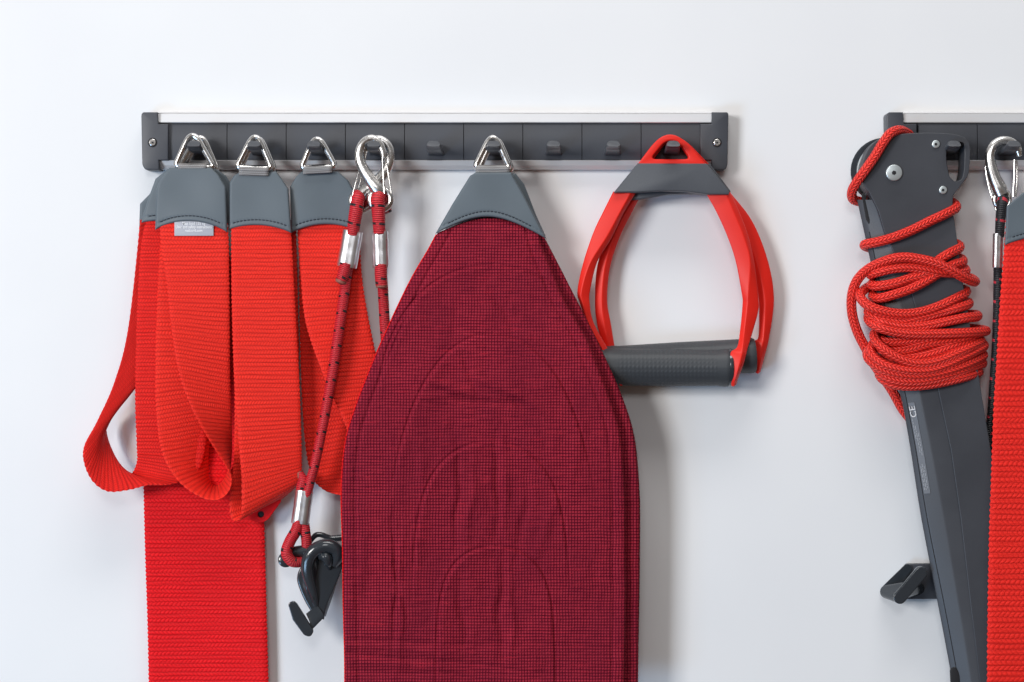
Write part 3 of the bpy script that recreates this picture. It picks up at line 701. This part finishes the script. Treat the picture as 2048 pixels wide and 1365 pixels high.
# ================================================================== maroon pads
from functools import reduce
def pad_edges(dx=0):
    left = smooth_fn([(430, 894), (470, 873), (500, 857), (560, 822), (647, 780), (720, 748), (793, 719), (830, 706), (866, 695), (920, 686.5), (1000, 683), (1100, 686), (1200, 687), (1320, 690), (1400, 690)])
    right = smooth_fn([(430, 1066), (470, 1080), (500, 1087), (560, 1112), (610, 1134), (672, 1171), (730, 1195), (786, 1216), (830, 1231), (866, 1241), (930, 1247), (1000, 1251), (1100, 1251), (1200, 1252), (1320, 1250), (1400, 1249)])
    return left, right
arches = [(984, 531, 255, 150, 1.0, 260), (986, 668, 240, 250, 1.0, 330), (982, 884, 160, 88, 1.1, 330), (992, 1093, 120, 56, 1.3, 600)]
FX = rng.uniform(-1, 1, (14, 6))
def pad_height(h0):
    def hf(X, Y, U, V):
        H = h0+2.0*np.sin(np.pi*np.clip(U, 0, 1))**.5
        H = H+44*np.clip((Y-440)/330, 0, 1)**.8
        # quilted arches: raised inside, stitched line is a groove
        for cx, cy, wd, kk, k, ln in arches:
            drop = Y-cy; dp = np.clip(drop, .5, None); ex = np.exp(-dp/kk)
            w_ = wd*np.sqrt(1-ex); dw = wd*.5*ex/kk/np.sqrt(1-ex)
            dd = np.where(drop > .5, (w_-np.abs(X-cx))/np.sqrt(1+dw*dw), -np.hypot(drop, X-cx))
            fade = (1-np.clip((drop-ln*.6)/(ln*.4), 0, 1))*np.clip(1.1-.35*(X-cx)/wd, .5, 1.3)
            H = H+1.75*fade*k*(2.4/(1+np.exp(-np.clip(dd, -60, 60)/2.6))*np.exp(-np.clip(dd, 0, None)/34)-1.9*np.exp(-(dd/3.0)**2))
        # edge stitch line
        wl = (X[:, -1:]-X[:, :1]); dl = U*wl; dr = (1-U)*wl
        H = H-2.4*np.exp(-((dl-27)/4.5)**2)-2.2*np.exp(-((dr-25)/4.5)**2)
        # soft wrinkles in the middle
        for (cx, cy, a, b, th, k) in [(900, 780, 60, 9, .45, 2.6), (960, 800, 70, 8, .1, -2.6), (1000, 775, 70, 10, .5, 3), (940, 760, 40, 7, 1.2, -2.2), (1030, 800, 45, 9, .8, -2.5), (870, 790, 50, 7, -.2, 1.8),
                                      (915, 985, 7, 110, 0, -2.5), (940, 1010, 9, 90, .05, 2.0), (995, 970, 8, 85, .02, -2.8), (1010, 1010, 9, 100, -.05, 2.), (1046, 1040, 9, 70, .1, -2.), (1090, 1060, 12, 60, .3, 1.8),
                                      (790, 1160, 5, 110, 0, -3), (800, 1200, 6, 110, .04, 2.2), (1005, 1210, 9, 120, 0, -3), (1020, 1230, 8, 110, 0, 2.2), (925, 1230, 10, 80, 0, -2), (735, 1180, 14, 90, .05, -1.8),
                                      (780, 640, 9, 60, .5, -1.5), (1050, 680, 30, 12, .3, 1.5), (840, 940, 10, 60, -.1, 1.5), (1150, 900, 14, 90, .1, 1.2), (905, 660, 14, 50, .1, -1.5), (1000, 620, 10, 60, -.5, -1.6)]:
            c, s_ = math.cos(th), math.sin(th); Xw = X+4.5*np.sin(Y*.027+cx)+2*np.sin(Y*.07+cy); Yw = Y+4*np.sin(X*.035+cy)
            x = (Xw-cx)*c+(Yw-cy)*s_; y = -(Xw-cx)*s_+(Yw-cy)*c
            H = H+1.9*k*np.exp(-(x/a)**2-(y/b)**2)
        # horizontal creases near the bottom
        for cy, a, sl, k, w_ in ((1284, 220, .02, -2.0, 5), (1297, 200, .04, 2.0, 6), (1312, 260, .10, -2.6, 5), (1326, 240, .11, 2.2, 7), (1343, 280, .04, -1.8, 5)):
            yy = cy+sl*(X-760)+3*np.sin(X*.02+cy); H = H+k*np.exp(-((Y-yy)/w_)**2)*np.clip(1.2-(X-720)/(a*2), .15, 1)
        for r in FX: H = H+.5*np.sin(X*.03*(1+r[0])+Y*.02*r[1]+r[2]*6)*r[3]
        return H
    return hf
def const(c): return lambda u: c
PG = 'quilted maroon pads on the sixth hook'
tp = thing('quilted_pad', 'front maroon checked pad with quilted arches in the middle of the picture', 'pad', (985, 290, 80), PG)
L_, R_ = pad_edges()
tri_ring(986, 268, 944, 340, 1025, 342, 78, tp)
loop_band(951, 1020, 328, 342, 77, tp)
leather_tab([(344, 954), (352, 940), (410, 904), (480, 864)], [(344, 1022), (356, 1028), (380, 1042), (420, 1063), (484, 1096)], 345, 469, 434, 479, 84, tp, T=9, puff=4)
hp = pad_height(72)
sheet(L_, R_, lambda u: 466-30*(1-(2*u-1)**2), const(1400), hp, 16, 8, 'quilted_cloth', M['cloth'], tp, 330, 470, .12)
# piping: thin red binding along the left edge
tube([(L_(y)-.5, y, 74+44*min(1, max(0, (y-440)/330))**.8) for y in range(470, 1400, 30)], 1.5, 'edge_piping', M['red_wide'], tp, n=3, ns=8, step=6)
tq = thing('quilted_pad', 'rear maroon pad, only its right edge showing behind the front pad', 'pad', (1000, 290, 50), PG)
tri_ring(992, 272, 952, 345, 1030, 346, 55, tq, tilt=.03)
leather_tab([(346, 970), (400, 920), (480, 880)], [(346, 1030), (368, 1048), (380, 1053), (430, 1072), (478, 1094)], 347, 468, 440, 473, 53, tq, T=8, puff=2)
L2 = smooth_fn([(430, 900), (500, 870), (647, 800), (793, 735), (866, 712), (1000, 704), (1200, 706), (1400, 708)])
R2 = smooth_fn([(430, 1066), (470, 1086), (500, 1102), (580, 1143), (654, 1181), (738, 1221), (790, 1243), (841, 1261), (880, 1270), (921, 1275), (1000, 1280), (1100, 1280), (1200, 1279), (1300, 1277), (1400, 1276)])
sheet(L2, R2, lambda u: 468-30*(1-(2*u-1)**2), const(1400), lambda X, Y, U, V: 54+44*np.clip((Y-440)/330, 0, 1)**.8-1.8*np.exp(-(((1-U)*(X[:, -1:]-X[:, :1])-12)/3.5)**2), 14, 8, 'quilted_cloth', M['cloth'], tq, 60, 160, .5)

# ================================================================== stirrup handles
def hp_(x, y, h): return (1130+x/2.4378, 240+y/2.4378, h)
HG = 'stirrup grip handles on the last hook'
def handle(h, tri, hole, collar, legL, legR, grip, label, rad, prof_dark=None, tw=0):
    t = thing('grip_handle', label, 'handle', (1338, 290, h), HG)
    px = lambda pts: [((1130+p[0]/2.4378), (240+p[1]/2.4378))+tuple(p[2:]) for p in pts]
    shape([rounded(px(tri), 8), rounded(px(hole), 6)], h, 20, 'hanging_eye', M['hred'], t, 3)
    shape([rounded(px(collar), 5)], h-1, 26, 'collar', M['collar'], t, 2.5)
    for st in (legL, legR):
        secs = []
        for a, b, c, dh in st:
            hh = h+dh
            secs.append([hp_(a[0], a[1], hh-18), hp_(a[0], a[1], hh), hp_(b[0], b[1], hh+8), hp_(c[0], c[1], hh-1), hp_(c[0], c[1], hh-20)])
        loft(secs, 'frame_leg', M['hred'], t, fil=2.2, n=7, sharp=30)
    (x0, y0, h0), (x1, y1, h1) = grip
    r = rad
    g = lathe(hp_(x0, y0, h0), hp_(x1, y1, h1), [(0, r*.5), (0, r-3), (.01, r), (.06, r+.5), (.1, r-1.2), (.5, r-.4), (.9, r-1.4), (.955, r+.3), (.985, r), (1, r-2.5), (1, r*.4)], 'grip_tube', M['grip'], t, 48)
    return t, g
legL = [((235, 350), (322, 352), (345, 356), -2), ((190, 440), (268, 452), (284, 458), 0), ((138, 550), (205, 568), (226, 578), 0), ((88, 700), (122, 700), (158, 692), 0), ((60, 835), (80, 835), (122, 835), 0),
        ((72, 895), (86, 895), (121, 895), 0), ((108, 990), (114, 990), (138, 985), 0), ((165, 1110), (180, 1115), (205, 1110), 0), ((195, 1170), (215, 1180), (240, 1170), 0), ((235, 1260), (250, 1270), (275, 1262), 0), ((262, 1290), (272, 1298), (290, 1292), -4)]
legR = [((685, 355), (785, 357), (806, 352), -2), ((738, 450), (825, 455), (846, 440), 0), ((790, 565), (872, 570), (890, 555), 0), ((832, 690), (903, 690), (922, 690), 0), ((862, 850), (892, 858), (943, 870), 0),
        ((865, 905), (889, 908), (942, 935), 0), ((853, 1030), (874, 1035), (912, 1045), 5), ((840, 1106), (866, 1108), (892, 1110), 16), ((808, 1135), (862, 1145), (882, 1150), 24), ((805, 1200), (848, 1205), (868, 1200), 27), ((806, 1268), (832, 1262), (848, 1250), 22), ((812, 1299), (824, 1300), (836, 1290), 12)]
legL.reverse(); legR.reverse()
t1, g1 = handle(62, [(462, 74, 42), (560, 74, 42), (690, 222), (350, 222)], [(488, 104, 14), (546, 104, 14), (610, 194, 12), (414, 194, 12)],
       [(352, 215), (688, 216), (800, 352, 4), (795, 368, 3), (690, 366), (600, 353), (470, 349), (340, 358), (235, 358, 3)], legL, legR, ((172, 1205, 50), (806, 1207, 55)),
       'front red stirrup handle with dark collar and grip on the last hook', 38)
ol = lathe(hp_(795, 1207, 58), hp_(812, 1207, 58), [(0, 30), (0, 37.5), (.5, 38), (1, 37), (1, 20)], 'grip_end_ring', M['clip'], g1, 40)
rl = [((300, 385), (345, 388), (362, 385), -2), ((252, 460), (292, 470), (318, 468), 0), ((200, 575), (236, 580), (264, 580), 0), ((156, 720), (194, 722), (220, 722), 0), ((146, 880), (180, 880), (206, 880), 0), ((155, 990), (192, 995), (224, 995), 0), ((182, 1095), (215, 1100), (242, 1105), 0), ((205, 1180), (235, 1190), (262, 1185), -2)]
rr = [((745, 370), (790, 372), (812, 362), -2), ((830, 480), (862, 480), (898, 470), 0), ((880, 600), (905, 600), (955, 585), 0), ((915, 730), (945, 730), (1000, 728), 0), ((942, 860), (974, 858), (1019, 860), 0), ((946, 950), (975, 955), (1012, 965), 0), ((942, 1060), (968, 1065), (992, 1082), 0), ((918, 1085), (962, 1100), (985, 1110), 0), ((920, 1160), (955, 1170), (970, 1168), 0), ((930, 1234), (942, 1238), (953, 1230), -4)]
rl.reverse(); rr.reverse()
t2, g2 = handle(38, [(470, 80, 42), (568, 80, 42), (705, 224), (360, 232)], [(494, 110, 14), (552, 110, 14), (612, 196, 12), (424, 202, 12)],
       [(362, 228), (704, 218), (806, 352, 4), (800, 364, 3), (690, 368), (600, 362), (500, 366), (350, 392), (300, 395, 3)], rl, rr, ((190, 1190, 37), (925, 1148, 37)),
       'rear red stirrup handle, its dark grip slanting up behind the front one', 35)

# ================================================================== rope-wrapped bar on the right rail
tr = thing('pulley_bar', 'long charcoal pulley bar leaning under its red rope windings on the right rail', 'pulley bar', (1910, 290, 60))
top_h = 82
outl = [(1763, 464), (1752, 425), (1734, 388), (1718, 364, 8), (1719, 330, 14), (1732, 298, 20), (1754, 279, 20), (1790, 271, 30), (1850, 268, 30), (1905, 271, 20), (1930, 281, 18), (1935, 300, 10), (1932, 352, 12), (1900, 394, 3), (1899, 420), (1903, 443), (1921, 575), (1952, 757), (1974, 892), (1990, 990), (2010, 1110), (2032, 1240), (2054, 1380), (1956, 1380), (1934, 1200), (1916, 1040), (1896, 900), (1862, 740), (1815, 580)]
hole = [(1887, 293, 8), (1900, 287, 8), (1922, 288, 6), (1923, 310), (1922, 342, 6), (1918, 361, 5), (1904, 367, 6), (1893, 356, 6), (1887, 326, 8)]
m1 = shape_mesh([rounded(outl), rounded(hole)], 58, 48, 1.5, 3)
# left flank: narrow side strip, step and chamfer up to the face
rows = [(400, 1714, 1727, 1745), (464, 1728, 1740, 1765), (520, 1740, 1752, 1778), (580, 1752, 1764, 1792), (740, 1788, 1800, 1827), (780, 1798, 1810, 1836), (814, 1806, 1817, 1843), (900, 1821, 1833, 1860), (1040, 1843, 1856, 1886), (1200, 1874, 1888, 1913), (1316, 1896, 1910, 1932), (1390, 1909, 1923, 1942)]
V, F, U = loft([[(a, y, 36), (a, y, 56), (b, y, 64), (c+3, y, top_h-6.0), (c+3+float(np.interp(y, [464, 580, 740, 900, 1200, 1390], [3, 24, 36, 38, 24, 16])), y, top_h-1.9), (c+46, y, top_h-5), (c+46, y, 36)] for y, a, b, c in rows], '', None, fil=2.5, n=4, give=True)
fm = bpy.data.meshes.new('f'); fm.from_pydata([tuple(v) for v in V], [], F)
bm = bmesh.new(); bm.from_mesh(fm); bmesh.ops.recalc_face_normals(bm, faces=bm.faces); bm.to_mesh(fm); bm.free()
hs = join_meshes('housing', [m1, fm], M['house'], tr, 30)
tube([(b-1.5, y, 63.2) for y, a, b, c in rows if y >= 464], 1.0, 'seam_line', M['dark'], hs, n=4, ns=6, step=6)
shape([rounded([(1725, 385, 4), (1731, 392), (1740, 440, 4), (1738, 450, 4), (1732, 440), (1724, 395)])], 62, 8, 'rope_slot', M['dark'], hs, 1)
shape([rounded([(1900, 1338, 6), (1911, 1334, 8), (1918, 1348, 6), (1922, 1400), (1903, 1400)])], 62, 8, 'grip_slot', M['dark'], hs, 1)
# pulley wheel behind the head
wheel = merge([lathe((1768, 342, 26), (1768, 342, 42), [(0, 5), (0, 62), (.15, 65), (.85, 65), (1, 62), (1, 5)], '', None, 64, give=True)])
wh = mesh('pulley_wheel', *wheel[:2], M['clip'], tr, wheel[2], 35)
lathe((1770, 342, 40), (1770, 342, 52), [(0, 5), (0, 54), (.5, 55), (1, 54), (1, 5)], 'wheel_rim', M['zinc'], wh, 64)
bt = shape([circ(1788, 346, 16.3, 40)], 84, 5, 'axle_bolt', M['zinc'], tr, 1.6)
shape([circ(1788, 346, 4.6, 6, .3)], 86.7, .8, 'hex_socket', M['dark'], bt, .1)
for x, y in ((1871.6, 288.8), (1886, 380.5)):
    s_ = shape([circ(x, y, 8, 24)], 83.5, 4, 'cover_screw', M['zinc'], tr, 1.4)
    shape([circ(x, y, 3.0, 6, .2)], 85.7, .8, 'hex_socket', M['dark'], s_, .1)
# rating label along the flank
lab = [(1808, 808), (1821, 806), (1833, 860), (1852, 975), (1855, 988), (1841, 988), (1826, 900)]
def flank(x, y):
    a = np.interp(y, [r[0] for r in rows], [r[2] for r in rows]); c = np.interp(y, [r[0] for r in rows], [r[3] for r in rows]); t = (x-a)/(c+3-a); return 64+(top_h-6-64)*t+1.0
def strip(pts, name, mat, parent, lift=0.):
    V = [W((x, y, flank(x, y)+lift)) for x, y in pts]; n = len(V)
    B = [W((x, y, flank(x, y)+lift-1)) for x, y in pts]
    return V+B, [tuple(range(n))]+[tuple(n+i for i in range(n))]+[(i, (i+1) % n, n+(i+1) % n, n+i) for i in range(n)], None
sv = [(812+(1), 0)]
def fx(y): return float(np.interp(y, [r[0] for r in rows], [r[2] for r in rows]))
ys = np.linspace(806, 988, 10)
quad = merge([strip([(fx(a)+.5, a), (fx(a)+13.5, a-1), (fx(b)+13.5, b-1), (fx(b)+.5, b)], '', None, None, .2) for a, b in zip(ys[:-1], ys[1:])])
lb2 = mesh('rating_label', quad[0], quad[1], M['tag'], tr, None, 20)
txt = []
ce = printed('CE', fx(824)+7.5, 824, 17, flank(fx(824)+8.5, 824)+1.6, None, rot=math.radians(79-180), width=22)
bars = []
R_ = random.Random(3)
for col_, off in ((0, 3.2), (1, 6.4), (2, 9.8)):
    y = 838 + col_*14
    while y < 978:
        l = R_.uniform(2.5, 9)
        if not (908 < y < 922 and col_):
            x = fx(y)+off; x2 = fx(y+l)+off
            if col_ == 0 and 880 < y < 930: pass
            else: bars.append(strip([(x-.55, y), (x+.55, y), (x2+.55, y+l), (x2-.55, y+l)], '', None, None, .9))
        y += l+R_.uniform(1.2, 2.6)
q = merge(bars); bmz = bpy.data.meshes.new('b'); bmz.from_pydata([tuple(v) for v in q[0]], [], q[1])
M['print_dim'] = material('faint_print', (.34, .35, .37, 1), .5, fn=speck(2500, .04))
join_meshes('ce_mark', [ce], M['print'], lb2); join_meshes('printed_text', [bmz], M['print_dim'], lb2)

# rope
Hf = 94
passes = [
 [(1800, 300, 22), (1818, 275, 34), (1812, 266, 52), (1797, 261, 76), (1780, 268, 90), (1765, 288, 93), (1750, 313, 93), (1731, 340, 92), (1714, 364, 84), (1704, 384, 66), (1708, 400, 44), (1735, 406, 24)],
 [(1880, 404, 24), (1903, 405, 44), (1912, 416, 74), (1889, 429, 93), (1861, 442, 95), (1823, 461, 94), (1785, 476, 92), (1756, 484, 84), (1731, 489, 66), (1733, 494, 42), (1760, 500, 24)],
 [(1890, 486, 24), (1912, 488, 46), (1919, 496, 74), (1899, 507, 93), (1877, 521, 95), (1852, 547, 97), (1820, 557, 96), (1789, 567, 94), (1758, 572, 84), (1743, 570, 64), (1752, 566, 40), (1780, 560, 24)],
 [(1895, 512, 24), (1918, 516, 46), (1925, 524, 72), (1902, 532, 92), (1875, 548, 96), (1852, 562, 98), (1821, 578, 97), (1789, 589, 95), (1762, 596, 84), (1746, 594, 62), (1752, 586, 40), (1780, 580, 24)],
 [(1900, 534, 24), (1925, 536, 46), (1931, 543, 66), (1914, 546, 84), (1883, 545, 98), (1852, 539, 100), (1820, 535, 98), (1789, 537, 95), (1762, 543, 88), (1742, 549, 70), (1750, 552, 42), (1780, 556, 24)],
 [(1905, 552, 20), (1938, 556, 38), (1950, 564, 66), (1930, 557, 92), (1906, 543, 104), (1883, 531, 108), (1860, 523, 108), (1836, 518, 106), (1813, 515, 104), (1789, 517, 100), (1766, 524, 92), (1742, 535, 80), (1724, 549, 70), (1711, 567, 62), (1704, 590, 56), (1703, 615, 50), (1707, 640, 46), (1717, 669, 44), (1732, 698, 42), (1752, 735, 38), (1780, 775, 34), (1793, 797, 30), (1806, 820, 26), (1830, 850, 22)],
]
low = [
 [(1745, 570, 34), (1728, 580, 54), (1720, 592, 72), (1730, 607, 88), (1750, 618, 96), (1781, 626, 98), (1813, 628, 98), (1844, 624, 97), (1875, 614, 96), (1906, 600, 92), (1930, 587, 74), (1928, 580, 46), (1900, 580, 24)],
 [(1775, 612, 26), (1745, 615, 48), (1737, 625, 74), (1750, 636, 90), (1774, 641, 93), (1805, 644, 93), (1836, 638, 93), (1875, 627, 92), (1914, 616, 90), (1936, 609, 74), (1932, 604, 46), (1900, 604, 24)],
 [(1775, 622, 26), (1742, 628, 50), (1738, 641, 76), (1758, 655, 104), (1789, 664, 108), (1828, 668, 108), (1867, 668, 106), (1907, 667, 103), (1946, 665, 92), (1971, 663, 66), (1962, 660, 40), (1920, 655, 24)],
 [(1775, 624, 26), (1745, 624, 50), (1741, 632, 74), (1760, 645, 98), (1781, 651, 100), (1805, 655, 100), (1836, 654, 98), (1867, 649, 96), (1899, 642, 94), (1930, 636, 88), (1953, 634, 68), (1950, 630, 42), (1915, 630, 24)],
 [(1780, 676, 26), (1756, 678, 56), (1765, 683, 84), (1781, 685, 88), (1813, 683, 90), (1852, 678, 92), (1900, 680, 90), (1946, 674, 76), (1955, 670, 46), (1920, 668, 24)],
 [(1785, 700, 26), (1752, 695, 50), (1765, 702, 82), (1790, 704, 92), (1820, 700, 94), (1852, 690, 95), (1883, 685, 94), (1914, 682, 88), (1950, 680, 66), (1940, 680, 40), (1915, 680, 24)],
 [(1785, 706, 26), (1758, 712, 56), (1790, 716, 88), (1821, 716, 94), (1852, 711, 96), (1883, 701, 96), (1914, 690, 92), (1950, 684, 70), (1944, 682, 40), (1915, 684, 24)],
 [(1790, 672, 26), (1760, 662, 46), (1749, 668, 72), (1752, 682, 90), (1766, 697, 102), (1789, 712, 108), (1821, 725, 110), (1852, 727, 110), (1883, 720, 108), (1914, 707, 104), (1943, 694, 92), (1962, 684, 66), (1950, 678, 40), (1915, 680, 24)],
 [(1790, 690, 26), (1756, 684, 46), (1744, 692, 70), (1742, 706, 84), (1756, 722, 96), (1781, 734, 104), (1820, 741, 108), (1860, 740, 108), (1891, 731, 106), (1922, 717, 100), (1952, 702, 84), (1968, 692, 60), (1955, 688, 38), (1915, 690, 24)],
 [(1790, 700, 26), (1752, 696, 46), (1737, 702, 64), (1737, 717, 78), (1758, 735, 92), (1789, 747, 100), (1828, 752, 103), (1867, 749, 103), (1907, 739, 100), (1943, 725, 86), (1966, 712, 60), (1955, 706, 38), (1915, 706, 24)],
 [(1790, 724, 26), (1758, 726, 46), (1756, 741, 72), (1776, 756, 90), (1805, 763, 97), (1844, 763, 99), (1883, 756, 98), (1922, 744, 92), (1950, 733, 74), (1965, 727, 54), (1950, 722, 36), (1915, 722, 24)],
 [(1795, 742, 26), (1762, 744, 46), (1762, 755, 68), (1780, 767, 86), (1808, 772, 92), (1844, 771, 94), (1883, 765, 94), (1922, 756, 90), (1950, 748, 72), (1957, 744, 52), (1945, 740, 36), (1915, 740, 24)],
]
trp = thing('rope', 'bright red braided rope wound many times round the charcoal bar', 'rope', (1850, 650, 94))
parts = []
for k, p in enumerate(passes+low):
    parts.append(tube(p, 9.9, '', None, n=7, ns=18, step=2.6, give=True))
V, F, U = merge(parts)
o = mesh('rope_strand', V, F, M['rope'], trp, U, 60)

# ================================================================== small wall hook
tw_ = thing('wall_hook', 'small dark forked plastic hook on the wall, left of the charcoal bar', 'wall hook', (1830, 1165, 0))
shape([rounded([(1812, 1128, 4), (1890, 1127, 4), (1890, 1197, 4), (1790, 1198, 6), (1782, 1180, 5)])], 9, 18, 'base_plate', M['rail'], tw_, 2)
def caps(x0, y0, x1, y1, r, h, t):
    a = math.atan2(y1-y0, x1-x0); pts = [(x1+r*math.cos(a+k), y1+r*math.sin(a+k)) for k in np.linspace(-math.pi/2, math.pi/2, 12)]+[(x0-r*math.cos(a+k), y0-r*math.sin(a+k)) for k in np.linspace(-math.pi/2, math.pi/2, 12)]
    return shape_mesh([pts], h, t, 2.6, 3)
mm = [caps(1799, 1195, 1841, 1146, 13, 66, 12)]
def hull(pts):
    bm = bmesh.new()
    for p in pts: bm.verts.new(W(p))
    bmesh.ops.convex_hull(bm, input=bm.verts); bmesh.ops.bevel(bm, geom=list(bm.edges), offset=1.2*S, segments=2, affect='EDGES') if False else None
    me = bpy.data.meshes.new('h'); bm.to_mesh(me); bm.free(); return me
def ring(x, y, r, h): return [(x+r*math.cos(a), y+r*math.sin(a), h) for a in np.linspace(0, 2*math.pi, 20, endpoint=False)]
mm.append(hull(ring(1799, 1195, 12, 64)+ring(1774, 1184, 14, 24)+ring(1799, 1180, 5, 24)+ring(1816, 1175, 12, 62)))
mm.append(hull(ring(1774, 1184, 14, 24)+ring(1814, 1138, 9, 24)+ring(1774, 1184, 14, 8)+ring(1814, 1138, 9, 8)))
mm.append(hull(ring(1838, 1178, 12, 16)+ring(1806, 1188, 12, 16)+ring(1812, 1186, 8, 56)+ring(1826, 1168, 8, 56)))
join_meshes('forked_hook', mm, M['clip'], tw_, 40)

# ================================================================== black tether and cropped sling at the right edge
tt = thing('bungee_tether', 'black bungee with red flecks on a snap hook, at the right edge of the picture', 'bungee cord', (2015, 290, 75), TG)
hT = 62
snap(None, [(2039, 312, 0, 6), (2035, 297, 0, 8), (2022, 284, 0, 8.5), (2003, 282, 0, 9), (1987, 292, 0, 9.5), (1980, 309, 0, 10), (1982, 332, 0, 11), (1989, 356, 0, 12.5), (1998, 376, 0, 14.5), (2004, 390, 0, 14)],
     (2004, 399), (15, 18), [[(2029, 320, 4), (2028, 355, 5), (2026, 394, 5)], [(2033, 322, -2), (2034, 355, -2), (2031, 394, -2)]], hT, tt, 5)
tube([(1977, 310, hT-22), (1971, 335, hT-22), (1978, 375, hT-20), (1992, 420, hT-14)], 2.2, 'wire_gate', M['steel'], tt, n=8, ns=10)
tube([(2010, 420, hT-12, 9), (2009, 404, hT-8, 9.5), (2006, 398, hT+2, 10.5), (2004, 410, hT+10, 10.5), (2001, 440, hT+9, 10), (1999, 475, hT+4, 9)], 10, 'cord_eye', M['bungee_bk'], tt, n=8, ns=18, step=2)
ferrule((1998, 468, hT+2), (1996.5, 535, hT+2), 12.5, 12, tt)
tube([(1996, 525, hT), (1995, 620, hT-4), (1992, 700, hT-8), (1984, 820, hT-14), (1978, 890, hT-18), (1984, 960, hT-22), (2000, 1050, 30)], 8.8, 'cord', M['bungee_bk'], tt, n=6, ns=18, step=3)
tu = thing('webbing_sling', 'coarse bright red band with grey tab, cut off by the right edge', 'sling', (2100, 290, 80), SG)
leather_tab([(352, 2084), (384, 2048), (413, 2013), (500, 2009)], [(352, 2180), (413, 2215), (500, 2225)], 352, 492, 470, 492, 88, tu, T=9, puff=2)
tri_ring(2122, 268, 2085, 345, 2165, 345, 82, tu)
loop_band(2094, 2156, 334, 350, 82, tu)
ribbon([(2014, 440, 84), (2010, 500, 86), (2002, 603, 90), (1995, 720, 93), (1989, 820, 94), (1984, 960, 95), (1980, 1080, 95), (1977, 1250, 94), (1976, 1400, 92)],
       [(2215, 440, 84), (2222, 500, 84), (2222, 603, 84), (2222, 720, 84), (2222, 820, 84), (2222, 960, 84), (2222, 1080, 84), (2222, 1250, 84), (2222, 1400, 84)], 5.5, 'webbing', M['red_coarse'], tu, pitch=11.5, nx=26, wave=1.0)
